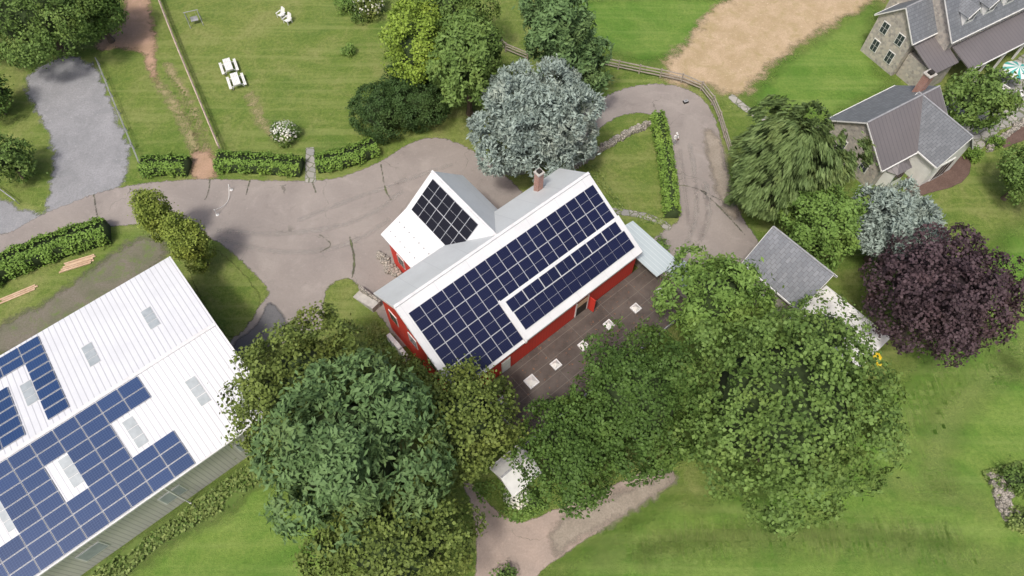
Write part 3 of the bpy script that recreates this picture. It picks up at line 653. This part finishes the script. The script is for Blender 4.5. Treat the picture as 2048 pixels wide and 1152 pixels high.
mb=MB(); mb.box(34,38,-.9,4.9,0,2.7,M['white']); S.part('wall',mb,'white rendered extension')
C=building('cottage','stone cottage with slate and brown metal roof and bay windows','cottage',F30,54,21)
gable(C,50.0,58.6,18.5,25.2,3.4,6.1,'a','stone','brownmetal',mats2='slate')
gable(C,54.6,58.7,16.2,22.0,3.6,6.05,'b','white','slate')
mb=MB(); mb.box(57.2,57.95,22.4,23.1,5.0,7.4,M['brick']); mb.box(57.1,58.05,22.3,23.2,7.4,7.5,M['concrete']); mb.box(57.35,57.8,22.5,22.95,7.5,7.75,M['dark']); C.part('chimney',mb)
mb=MB(); mb.box(55.7,57.6,16.1,16.19,.1,2.5,M['white'])
for i in range(3): mb.box(55.8+i*.6,56.3+i*.6,16.085,16.099,.3,2.3,M['glass'])
C.part('door',mb,'white glazed garden door')
mb=MB(); P=[(51,18.45),(51.5,17.6),(53.2,17.6),(53.7,18.45)]
mb.slab([(p[0],p[1],2.3) for p in P],2.3,M['white']); mb.add([(50.8,18.45,2.302),(51.4,17.4,2.302),(53.3,17.4,2.302),(53.9,18.45,2.302),(52.3,18.44,3.0)],[(0,1,4),(1,2,4),(2,3,4)],M['brownmetal'])
for i in range(3): mb.box(51.6+i*.53,52.05+i*.53,17.575,17.598,.9,2.0,M['glass'])
C.part('bay_window',mb)
for y in(19.5,22.5): window(C,'window',50.0,0,y,y+.9,1.2,2.6,'b',-1)
mb=MB(); mb.box(58.9,60.5,16.9,17.1,0,.5,M['drystone']); C.part('garden_wall',mb)
Hs=building('farmhouse','large stone farmhouse with slate roof and white dormers','house',F30,72,29)
w_,r_=gable(Hs,66.5,90,26.4,34.5,5.2,9.2,'a','stone','slate')
gable(Hs,63.3,70,28.4,33,4.9,7.2,'a','stone','slate')
mb=MB(); mb.slab([(63.6,24.8,2.9),(67.3,24.8,2.9),(67.3,28.3,4.1),(63.6,28.3,4.1)],.12,M['brownmetal']); mb.slab([(67.4,23.4,2.9),(90,23.4,2.9),(90,26.35,3.7),(67.4,26.35,3.7)],.12,M['brownmetal']); 
mb.box(67.4,90,23.3,23.395,2.8,2.92,M['white']); Hs.part('porch_roof',mb)
mb=MB(); mb.box(63.9,67.2,25.1,28.3,0,2.8,M['stone']); Hs.part('wall',mb)
for i in range(8): mb=MB(); mb.box(67.6+i*3,67.8+i*3,23.6,23.8,0,2.8,M['white']); Hs.part('porch_post',mb)
for i in range(6):
    a=68.3+i*3.0; window(Hs,'window',a,a+1.0,26.4,0,3.9,4.9,'a',-1)
for y in(29.2,31.3):
    window(Hs,'window',63.3,0,y,y+.9,3.2,4.5,'b',-1)
    window(Hs,'window',63.3,0,y,y+.9,.9,2.3,'b',-1)
for i in range(5):
    a=68.6+i*3.0; mb=MB(); zb=5.9
    mb.prism([(a-.75,zb-.6),(a+.75,zb-.6),(a+.75,zb+1.0),(a,zb+1.65),(a-.75,zb+1.0)],26.9,30.0,'b',M['white'])
    for sx in(-.5,.04): mb.box(a+sx,a+sx+.46,26.88,26.898,zb+.15,zb+.95,M['glass'])
    mb.slab([(a-.95,26.7,zb+.9),(a,26.7,zb+1.78),(a,30.6,zb+1.78),(a-.95,30.6,zb+.9)],.06,M['slate']); mb.slab([(a+.002,26.7,zb+1.78),(a+.95,26.7,zb+.9),(a+.95,30.6,zb+.9),(a+.002,30.6,zb+1.78)],.06,M['slate'])
    mb.slab([(a-.95,26.64,zb+.92),(a,26.64,zb+1.8),(a,26.698,zb+1.8),(a-.95,26.698,zb+.92)],.2,M['white']); mb.slab([(a+.002,26.64,zb+1.8),(a+.95,26.64,zb+.92),(a+.95,26.698,zb+.92),(a+.002,26.698,zb+1.8)],.2,M['white'])
    Hs.part('dormer',mb,parent=r_)
a,b=F40.at(1030,940,1.5); D=building('shed','small white roofed shed with stone base under the trees','shed',F40,a,b)
gable(D,a-1.1,a+1.1,b-1.1,b+1.0,1.9,2.9,'a','stone','white',.25)
mb=MB(); mb.box(a-.3,a+.3,b-1.14,b-1.105,.05,1.6,M['oldwood']); D.part('door',mb)
# ================= trees =================
tree('tree','broad mid green tree at the edge of the lawn','tree',70,25,120,5,'mid',(1.3,.95,.75),lumps=44,lump_r=.3,spread=.74)
tree('tree','green tree beside the gravel area','tree',175,5,72,5,'dark',(1,.8,.8))
tree('tree','bushy green tree beside the gravel area','tree',15,320,52,2.5,'mid',(.9,1,.8))
tree('tree','small green tree beside the gravel area','tree',-20,190,45,2.5,'dark')
tree('tree','yellow green leafy tree beside the lawn','tree',832,90,75,6,'bright',(.85,1.3,1.0),lumps=34,lump_r=.32,spread=.7)
tree('tree','tall green tree with layered branches','tree',932,120,85,7,'mid',(.85,1.25,1.1),lumps=38,stretch=2.2,lump_r=.3,spread=.72)
tree('tree','green tree behind the yew bushes','tree',900,10,70,6,'mid',(1.3,.8,.9))
shrub('rounded dark clipped yew bush beside the drive',768,245,62,'yew',.95,.13,'yew_bush',330,26,rough=.5)
shrub('rounded dark clipped yew bush beside the drive',845,220,72,'yew',.9,.13,'yew_bush',330,26,rough=.5)
shrub('dark yew bush beside the drive',815,180,50,'yew',.9,.13,'yew_bush',300,20,rough=.6)
tree('pine_tree','tall feathery blue green pine by the drive','tree',1110,55,80,9,'bluegreen',(.9,1.25,1.2),lumps=36,stretch=2.6,lump_r=.3,spread=.72,rough=1.4)
tree('pine_tree','blue green pine beside the rail fence','tree',1165,130,58,6,'bluegreen',(1,.9,1),lumps=22,stretch=2.6,rough=1.4)
tree('spruce_tree','large silvery blue spruce beside the barn','tree',1068,243,128,6,'blue',(1.0,.98,.85),leaf=.15,lumps=60,dens=270,core='corebl',stretch=3,along='out',lump_r=.25,spread=.76,rough=1.3,per=16)
tree('weeping_beech','grey green weeping beech with hanging branches','tree',1580,330,132,5.5,'weep',(1,.85,.9),leaf=.15,lumps=34,dens=260,stretch=4.2,along='down',lump_r=.3,spread=.72,rough=1.4,per=40)
tree('tree','bright green cypress beside the slate house','tree',1645,445,80,5,'fresh',(.9,1.15,1.1),leaf=.17,lumps=34,stretch=1.8,lump_r=.3,spread=.72)
tree('spruce_tree','silvery blue spruce with feathery branches','tree',1790,455,90,5,'blue',(.95,1.1,.9),leaf=.15,lumps=44,core='corebl',stretch=3,along='out',lump_r=.28,spread=.74,dens=270,rough=1.3,per=16)
tree('purple_beech','rounded dark purple leaved beech on the lawn','tree',1882,590,148,6.5,'purple',(1,.95,.8),leaf=.21,lumps=60,dens=360,core='corepu',lump_r=.24,spread=.8)
tree('tree','green tree beside the terrace','tree',1958,195,72,4,'mid',(1,.8,.8),lumps=26,stretch=1.8)
tree('tree','green tree on the lawn near the mulch bed','tree',2055,350,58,3.5,'mid',(1,1,.9))
for n,x,y,s in [('a',315,442,.9),('b',380,492,1.0)]:
    tree('arborvitae','tall columnar yellow green arborvitae beside the drive','conifer',x,y-8,44*s,3.8,'arbor',(.85,.85,2.0),leaf=.14,lumps=44,dens=420,lump_r=.26,spread=.75,per=18,group='columnar arborvitae by the drive')
tree('tree','broad olive green maple below the barn','tree',615,790,160,7,'olive',(1.0,1.05,.8),lumps=64,dens=320,lump_r=.26,spread=.76)
tree('tree','large airy blue green tree below the barn','tree',700,900,190,8.5,'bluegreen',(1.0,.95,.85),lumps=46,dens=240,stretch=2.6,lump_r=.34,spread=.68,rough=1.4,leaf=.19,per=36,sig=2.0)
tree('tree','olive green maple beside the flat tar roof','tree',928,842,106,6.5,'olive',(.95,1.2,.9),lumps=48,dens=330,lump_r=.27,spread=.75)
tree('tree','olive green maple beside the barn gable','tree',810,770,60,5.5,'olive',(1,1,.9),lumps=26,dens=340)
tree('tree','broad olive green maple beside the pink drive','tree',790,1085,165,7,'olive',(1.0,.75,.75),lumps=60,dens=330,lump_r=.26,spread=.76)
tree('tree','dark green maple next to the white shed','tree',1148,902,114,6,'dark',(1,1.05,.85),leaf=.18,lumps=50,dens=320,lump_r=.28,spread=.74)
tree('tree','dense dark green maple beside the flat roof','tree',1276,795,148,7.5,'dark',(.9,1.05,.9),leaf=.18,lumps=60,dens=330,lump_r=.27,spread=.75)
tree('tree','fresh green locust tree over the drive','tree',1430,595,104,7,'fresh',(1,1.0,.9),leaf=.18,lumps=34,dens=240,stretch=2.2,lump_r=.32,spread=.7,rough=1.4,per=34,sig=2)
tree('tree','very large green oak with lumpy crown on the lawn','tree',1560,815,218,8.5,'mid',(1,.98,.85),leaf=.22,lumps=90,dens=310,lump_r=.22,spread=.79,rough=1.2)
tree('tree','green tree beside the small slate roofed house','tree',1640,665,92,6,'mid',(1,.8,.8),lumps=28,dens=170,rough=1.4)
shrub('green shrub with white blossom on the lawn',570,268,28,'mid',.8,.14,flower=260)
shrub('small round green bush on the lawn',697,100,13,'fresh',.9,.13)
shrub('round green bush at the lawn edge',692,12,20,'fresh',.9,.14)
shrub('loose greyish flowering shrub at the lawn edge',742,18,34,'olive',.8,.16,flower=120)
shrub('green shrub at the lawn edge',722,32,18,'mid')
for x,y,r in((1948,308,17),(1994,283,15)): shrub('clipped round box bush by the terrace',x,y,r,'hedge',.9,.12,'box_bush',300,rough=.3,group='clipped box bushes by the terrace')
shrub('low shrub with white flowers near the shed',1035,988,28,'fresh',.5,.14,flower=260)
shrub('low bush at the drive edge',1065,1003,22,'fresh',.5,.14)
shrub('bush in the rock garden',2030,960,34,'mid',.6,.15); shrub('bush in the rock garden',2040,1040,30,'weed',.5,.15)
shrub('small leafy bush at the drive',1010,1150,20,'mid',.9,.16)
shrub('spreading weeds at the lean-to',1325,490,20,'fresh',.5,.14,sc=(.6,1.3))
hedge('thick clipped green hedge beside the lane',[(-60,590),(0,550),(80,515),(160,486),(222,470)],2.5,1.7)
hedge('low clipped hedge beside the drive',[(290,341),(335,337),(380,339)],2.1,1.3)
hedge('long low clipped hedge along the lawn',[(440,330),(520,333),(605,340)],2.2,1.3)
hedge('long low clipped hedge along the lawn',[(637,334),(700,322),(752,300)],2.1,1.3)
hedge('narrow clipped hedge along the drive loop',[(1312,240),(1326,300),(1335,370),(1342,436)],1.5,1.3)
def scatter(name,label,cat,P,n,mat,size,h=.25):
    W_=np.array([G(*p)[:2] for p in P]); rng=np.random.default_rng(n); lo=W_.min(0);hi=W_.max(0)
    pts=rng.uniform(lo,hi,(n*3,2)); ins=np.zeros(len(pts),bool)
    for a,b in zip(W_,np.roll(W_,-1,0)):
        c=(a[1]>pts[:,1])!=(b[1]>pts[:,1]); xi=(b[0]-a[0])*(pts[:,1]-a[1])/(b[1]-a[1]+1e-9)+a[0]; ins^=c&(pts[:,0]<xi)
    pts=pts[ins][:n]; m=len(pts); cl=np.sin(pts[:,0]*1.3)*np.cos(pts[:,1]*1.1)
    k=rng.uniform(-.8,1,m)<cl; pts=pts[k]; m=len(pts)
    P3=np.column_stack([pts,rng.uniform(.03,h,m)]); N=unit(rng.normal(size=(m,3))*.6+[0,0,1])
    V=leafquads(P3,N,size,1.6,None,rng);Q=np.arange(len(V)).reshape(-1,4)
    o=bpy.data.objects.new(name,leafmesh(name,(V,Q,np.zeros(len(Q)),np.repeat(rng.uniform(0,1,m),4)),[L[mat]]));link(o);o['label']=label;o['category']=cat;o['kind']='stuff'
scatter('weeds','tangled weeds along the metal building wall','weeds',[(150,1170),(330,1050),(480,940),(550,930),(470,1010),(320,1090),(220,1180)],9000,'weed',.17,.3)
scatter('weeds','weedy plants beside the rock garden','weeds',[(1960,945),(2060,920),(2100,1080),(2020,1040)],3500,'weed',.18,.35)
scatter('weeds','rough tufts below the barn gable','weeds',[(750,640),(800,700),(830,760),(780,760),(730,660)],1500,'weed',.15)
scatter('weeds','rough plants at the barn steps','weeds',[(1150,335),(1190,330),(1250,420),(1330,440),(1330,452),(1215,440)],1200,'weed',.15)
scatter('weeds','rough grass under the trees','weeds',[(940,970),(1000,960),(1110,1010),(1040,1048),(975,1030)],2500,'fresh',.15)
# ================= fences & walls =================
def fence(label,P,step,hgt,rails,mat,postw=.09,rw=.05):
    W_=chaikin([G(*p) for p in P],1,False); seg=np.hypot(*np.diff(W_,axis=0).T); cum=np.append(0,np.cumsum(seg)); n=max(2,int(cum[-1]/step)+1)
    s=np.linspace(0,cum[-1],n); X=np.interp(s,cum,W_[:,0]);Y=np.interp(s,cum,W_[:,1])
    T=Thing('fence',label,'fence',(X[0],Y[0],0)); mb=MB(); mb.box(-postw/2,postw/2,-postw/2,postw/2,-.02,hgt,M[mat]); mb.add([(-postw/2,-postw/2,hgt),(postw/2,-postw/2,hgt),(postw/2,postw/2,hgt),(-postw/2,postw/2,hgt),(0,0,hgt+.05)],[(0,1,4),(1,2,4),(2,3,4),(3,0,4)],M[mat]); pm=mb.mesh('post')
    for i in range(n):
        a=math.atan2(Y[min(i+1,n-1)]-Y[max(i-1,0)],X[min(i+1,n-1)]-X[max(i-1,0)])
        T.obj('post',pm,(X[i]-X[0],Y[i]-Y[0],0),(0,0,a))
        if i<n-1:
            mb=MB()
            for z in rails: mb.limb((X[i]-X[0],Y[i]-Y[0],z),(X[i+1]-X[0],Y[i+1]-Y[0],z+random.uniform(-.03,.03)),rw,rw,M[mat],5)
            T.obj('rail',mb.mesh('rail'))
    return T
fence('weathered wooden post and rail fence along the drive',[(1195,130),(1290,150),(1370,165),(1410,185),(1432,225),(1445,270),(1458,310)],2.2,1.25,(.35,.7,1.1),'oldwood',.14,rw=.07)
fence('weathered wooden rail fence beside the pines',[(985,75),(1005,103),(1055,122)],2.2,1.25,(.4,.8,1.1),'oldwood',.14,rw=.07)
fence('long fence with pale rusty top rail beside the lawn',[(312,-20),(350,80),(400,200),(445,308)],2.4,1.2,(1.15,.6),'rustrail',.12,rw=.08)
fence('thin wire fence with grey posts beside the gravel',[(200,130),(235,215),(285,335)],2.6,1.0,(.95,.5),'greymetal',.09,rw=.03)
fence('short low metal rail beside the lane',[(-20,365),(0,380),(38,408)],1.4,.6,(.55,),'greymetal',.07,rw=.05)
def rockwall(label,P,w,h,n,mat='drystone',name='stone_wall'):
    W_=chaikin([G(*p) for p in P],1,False); seg=np.hypot(*np.diff(W_,axis=0).T); cum=np.append(0,np.cumsum(seg)); rng=np.random.default_rng(n); mb=MB()
    x0,y0=W_[0]; 
    for i in range(n):
        s=cum[-1]*i/n; X_=np.interp(s,cum,W_[:,0])-x0+rng.uniform(-.4,.4)*w; Y_=np.interp(s,cum,W_[:,1])-y0+rng.uniform(-.4,.4)*w; r=rng.uniform(.16,.34); z=rng.uniform(.3,1)*h
        V=[]; k=6
        for (zz,sc) in((-.02,1),(z*.8,1),(z,.7)):
            for j in range(k):
                a=2*math.pi*j/k+i; V.append((X_+math.cos(a)*r*sc*rng.uniform(.8,1.15),Y_+math.sin(a)*r*sc*rng.uniform(.8,1.15),zz))
        Fc=[(q*k+j,q*k+(j+1)%k,(q+1)*k+(j+1)%k,(q+1)*k+j) for q in range(2) for j in range(k)]+[tuple(range(2*k,3*k))]
        mb.add(V,Fc,M[mat])
    return single(name,mb,label,'stone wall',(x0,y0,0))
rockwall('dry stone garden wall beside the lawn',[(1150,335),(1200,300),(1255,270),(1298,248)],.5,.6,150)
rockwall('tumbled grey rock garden wall on the lawn',[(1985,955),(2010,985),(2000,1010),(2040,1050)],1.2,.5,90)
rockwall('low stone retaining edge by the barn steps',[(762,512),(775,535),(800,548)],.8,.35,45)
rockwall('stone edging along the terrace bed',[(1975,300),(2010,270),(2060,235)],.4,.45,60)
T=Thing('stone_steps','pale stone steps leading to the barn gable','steps',(*G(735,605,0)[:2],0),math.radians(-38))
for i in range(4):
    mb=MB(); mb.box(-1.3+i*.62,-.72+i*.62,-.4,.35,0,.18*(i+1),M['concrete']); T.part('step',mb)
mb=MB(); mb.box(-1.3,1.2,.37,.6,0,.8,M['drystone']); T.part('side_wall',mb)
for i,(x,y) in enumerate([(784,680),(797,695),(808,709)]):
    X_,Y_,_=G(x,y,.4); T=Thing('air_conditioner','white outdoor air conditioning unit beside the barn','air conditioner',(X_,Y_,0),math.radians(-50),group='air conditioning units by the barn')
    mb=MB(); mb.box(-.45,.45,-.18,.18,.12,.85,M['white']); T.part('housing',mb)
    mb=MB(); mb.box(-.5,.5,-.24,.24,0,.115,M['concrete']); T.part('base',mb)
    mb=MB(); mb.limb((-.05,-.185,.5),(-.05,-.2,.5),.27,.27,M['greymetal'],14); T.part('fan_grille',mb)
def picnic(x,y,r):
    T=Thing('picnic_table','white wooden picnic table with two benches on the lawn','picnic table',(*G(x,y,.5)[:2],0),math.radians(r),group='white picnic tables on the lawn')
    mb=MB(); 
    for i in range(5): mb.box(-.95,.95,-.38+i*.155,-.38+i*.155+.14,.72,.76,M['white'])
    T.part('table_top',mb)
    for s in(-1,1):
        mb=MB()
        for i in range(2): mb.box(-.95,.95,s*.76-.14+i*.145,s*.76-.01+i*.145,.42,.46,M['white'])
        T.part('bench',mb)
        mb=MB(); x0=s*.65
        for q in(-1,1): mb.limb((x0,q*.62,0),(x0,q*.25,.71),.045,.045,M['white'],4)
        mb.box(x0-.03,x0+.03,-.8,.8,.35,.415,M['white']); T.part('leg',mb)
picnic(457,132,-66);picnic(472,161,-66)
def adk(x,y,r):
    T=Thing('garden_chair','white slatted garden armchair on the lawn','chair',(*G(x,y,.3)[:2],0),math.radians(r),group='white garden chairs on the lawn')
    mb=MB(); mb.slab([(-.28,-.3,.38),(.28,-.3,.38),(.28,.25,.28),(-.28,.25,.28)],.04,M['white']); T.part('seat',mb)
    mb=MB()
    for i in range(5): mb.slab([(-.28+i*.115,.25,.3),(-.18+i*.115,.25,.3),(-.18+i*.115,.55,1.0+.05*(2-abs(i-2))),(-.28+i*.115,.55,1.0+.05*(2-abs(i-2)))],.03,M['white'])
    T.part('backrest',mb)
    for s in(-1,1):
        mb=MB(); mb.box(s*.36-.06,s*.36+.06,-.35,.4,.55,.59,M['white']); T.part('armrest',mb)
        for q in(-.3,.3): mb=MB(); mb.box(s*.34-.03,s*.34+.03,q-.04,q+.04,0,.55,M['white']); T.part('leg',mb)
adk(562,30,-35);adk(575,41,-35)
T=Thing('swing_frame','grey metal garden swing frame on the lawn','swing',(*G(393,48,0)[:2],0),math.radians(20))
mb=MB()
for s in(-1,1):
    for q in(-1,1): mb.limb((s*.7,q*.5,0),(s*.7,0,1.7),.04,.04,M['greymetal'],6)
mb.limb((-.8,0,1.7),(.8,0,1.7),.04,.04,M['greymetal'],6); T.part('frame',mb)
mb=MB(); mb.box(-.4,.4,-.15,.15,.5,.55,M['greymetal']); mb.slab([(-.4,.15,.55),(.4,.15,.55),(.4,.25,.85),(-.4,.25,.85)],.03,M['greymetal'])
for s in(-1,1): mb.limb((s*.38,0,.55),(s*.38,0,1.7),.012,.012,M['greymetal'],4)
T.part('seat',mb)
p0=Vector(G(435,430,0));p1=Vector(G(463,380,0)); T=Thing('chain_barrier','white sagging chain between two low posts on the drive','barrier',p0)
for q in(Vector((0,0,0)),p1-p0): mb=MB(); mb.lathe([(.16,0),(.16,.05),(.05,.07),(.045,.85),(0,.88)],M['white'],8,(q.x,q.y)); T.part('post',mb)
mb=MB(); pr=None
for i in range(13):
    t=i/12; q=(p1-p0)*t; q=Vector((q.x+.3*math.sin(math.pi*t),q.y,.8-.7*math.sin(math.pi*t)))
    if pr: mb.limb(pr,q,.025,.025,M['white'],4)
    pr=q
T.part('chain',mb)
for (x,y,r,n,Ln,lab) in((155,527,22,8,2.6,'stack of fresh pale lumber boards on the grass'),(40,583,30,3,3.0,'few long boards lying beside the hedge')):
    mb=MB()
    for i in range(n):
        o=random.uniform(-.3,.3); mb.box(-Ln/2+o,Ln/2+o,(i%5)*.2-.5,(i%5)*.2-.35,.03+.06*(i//5),.08+.06*(i//5),M['newwood'])
    single('lumber_stack',mb,lab,'lumber',G(x,y,0),math.radians(r))
mb=MB(); mb.box(-.25,.25,-.18,.18,0,.22,M['dark']); mb.box(-.22,.22,-.15,.15,.221,.26,M['greymetal']); mb.limb((-.1,0,.3),(.1,0,.3),.02,.02,M['dark'],5)
single('equipment_case',mb,'small black equipment case on the asphalt','case',G(1371,205,0),.4)
T=Thing('parasol','teal and white striped parasol over a terrace table','parasol',(*G(2035,138,2.2)[:2],0))
mb=MB(); n=16
V=[(0,0,2.55)]+[(1.35*math.cos(2*math.pi*i/n),1.35*math.sin(2*math.pi*i/n),2.05) for i in range(n)]
for i in range(n): mb.add([V[0],V[1+i],V[1+(i+1)%n]],[(0,1,2)],M['teal'] if i%2 else M['white'])
T.part('canopy',mb); mb=MB(); mb.limb((0,0,0),(0,0,2.6),.025,.025,M['white'],6); mb.lathe([(.3,0),(.3,.08),(0,.1)],M['concrete'],10); T.part('pole',mb)
for i,(x,y) in enumerate([(2008,180),(2040,190)]):
    adk(x,y,40+i*60)
T=Thing('toy_slide','green and yellow plastic play slide beside the tree','toy',(*G(1748,712,.4)[:2],0),math.radians(40))
mb=MB(); mb.slab([(-.3,-.9,.1),(.3,-.9,.1),(.3,.4,.9),(-.3,.4,.9)],.06,M['yellow']); mb.slab([(-.36,-.9,.2),(-.3,-.9,.2),(-.3,.4,1.0),(-.36,.4,1.0)],.16,M['yellow']); mb.slab([(.3,-.9,.2),(.36,-.9,.2),(.36,.4,1.0),(.3,.4,1.0)],.16,M['yellow']); T.part('chute',mb)
mb=MB(); mb.box(-.4,.4,.4,1.6,0,.9,M['green']); 
for s in(-.4,.34): mb.box(s,s+.06,.4,1.6,.9,1.4,M['green'])
T.part('ladder',mb)
T=Thing('play_bench','green plastic play bench beside the patio','toy',(*G(1700,748,.3)[:2],0),math.radians(35))
mb=MB(); mb.box(-1.1,1.1,-.3,.3,.35,.42,M['green']); T.part('seat',mb)
for s in(-1,.9): mb=MB(); mb.box(s,s+.1,-.3,.3,0,.35,M['green']); T.part('leg',mb)
# ================= person =================
def person(x,y,r):
    T=Thing('person','person in white shirt standing on the asphalt holding a controller','person',(*G(x,y,0)[:2],0),r)
    J={'p':(0,0,.95,.14,.11),'w':(0,0,1.1,.13,.10),'c':(0,0,1.32,.17,.115),'n':(0,.0,1.48,.06,.06),'h':(0,-.02,1.58,.075,.085),'t':(0,-.01,1.70,.075,.085)}
    ed=[('p','w'),('w','c'),('c','n'),('n','h'),('h','t')]
    for s,k in((-1,'l'),(1,'r')):
        J[k+'hp']=(s*.1,0,.88,.095,.095);J[k+'k']=(s*.12,-.02,.48,.062,.062);J[k+'a']=(s*.13,.02,.09,.042,.042);J[k+'f']=(s*.14,-.14,.04,.045,.03)
        J[k+'s']=(s*.2,0,1.40,.06,.06);J[k+'e']=(s*.26,-.03,1.12,.045,.045);J[k+'wr']=(s*.12,-.27,1.12,.03,.03);J[k+'ha']=(s*.08,-.35,1.13,.035,.025)
        ed+=[('p',k+'hp'),(k+'hp',k+'k'),(k+'k',k+'a'),(k+'a',k+'f'),('c',k+'s'),(k+'s',k+'e'),(k+'e',k+'wr'),(k+'wr',k+'ha')]
        for q in range(5):
            J[k+'g%d'%q]=(s*(.02+.018*q),-.41+.012*abs(q-2),1.12,.009,.009); ed.append((k+'ha',k+'g%d'%q))
    ks=list(J); me=bpy.data.meshes.new('body'); me.from_pydata([J[k][:3] for k in ks],[(ks.index(a),ks.index(b)) for a,b in ed],[])
    o=T.obj('body',me); m=o.modifiers.new('Skin','SKIN'); 
    for i,k in enumerate(ks): 
        me.skin_vertices[0].data[i].radius=J[k][3:]; me.skin_vertices[0].data[i].use_root=(k=='p')
    o.modifiers.new('Sub','SUBSURF').levels=1
    mt,nt,b=new_mat('person_surface'); v=coord(nt); sp=nd(nt,'ShaderNodeSeparateXYZ',{}, {0:v})
    c=mixc(nt,mth(nt,'GREATER_THAN',sp.outputs[2],.93),(.5,.5,.5),(.75,.75,.75)); c=mixc(nt,mth(nt,'GREATER_THAN',sp.outputs[2],1.47),c,(.5,.32,.24)); c=mixc(nt,mth(nt,'LESS_THAN',sp.outputs[1],-.24),c,(.5,.32,.24))
    nt.links.new(c,b.inputs['Base Color']); me.materials.append(mt)
    mb=MB(); mb.lathe([(.1,1.62),(.105,1.68),(.09,1.75),(.05,1.785),(0,1.79)],M['white'],12,(0,.01)); mb.slab([(-.08,-.09,1.67),(.08,-.09,1.67),(.06,-.18,1.66),(-.06,-.18,1.66)],.015,M['white']); T.part('cap',mb)
    mb=MB(); mb.box(-.1,.1,-.44,-.34,1.135,1.165,M['dark']); T.part('controller',mb)
try: person(1347,290,.5)
except Exception as ex: print('PERSON',ex)
# ================= camera, light =================
cam=bpy.data.cameras.new('camera'); co=bpy.data.objects.new('camera',cam); link(co); co.location=(0,0,H); co.rotation_euler=(math.radians(30),0,0)
cam.sensor_width=36; cam.lens=36*F/2048; cam.clip_end=5000; bpy.context.scene.camera=co
sd=Vector((-.42,-.75,0)).normalized(); el=math.radians(62); sdir=Vector((sd.x*math.cos(el),sd.y*math.cos(el),math.sin(el)))
sun=bpy.data.lights.new('sun','SUN'); sun.energy=2.3; sun.angle=math.radians(8); sun.color=(1,.955,.88); so=bpy.data.objects.new('sun',sun); link(so); so.rotation_euler=sdir.to_track_quat('Z','Y').to_euler(); so.location=(0,0,80)
w=bpy.data.worlds.new('World'); bpy.context.scene.world=w; w.use_nodes=True; nt=w.node_tree; bg=nt.nodes['Background']
sk=nt.nodes.new('ShaderNodeTexSky'); sk.sky_type='NISHITA'; sk.sun_disc=False; sk.sun_elevation=el; sk.sun_rotation=math.atan2(sd.x,sd.y); sk.dust_density=6; sk.air_density=.9
nt.links.new(sk.outputs[0],bg.inputs[0]); bg.inputs[1].default_value=.145
sc=bpy.context.scene; sc.view_settings.view_transform='Standard'; sc.view_settings.look='None'; sc.view_settings.exposure=0
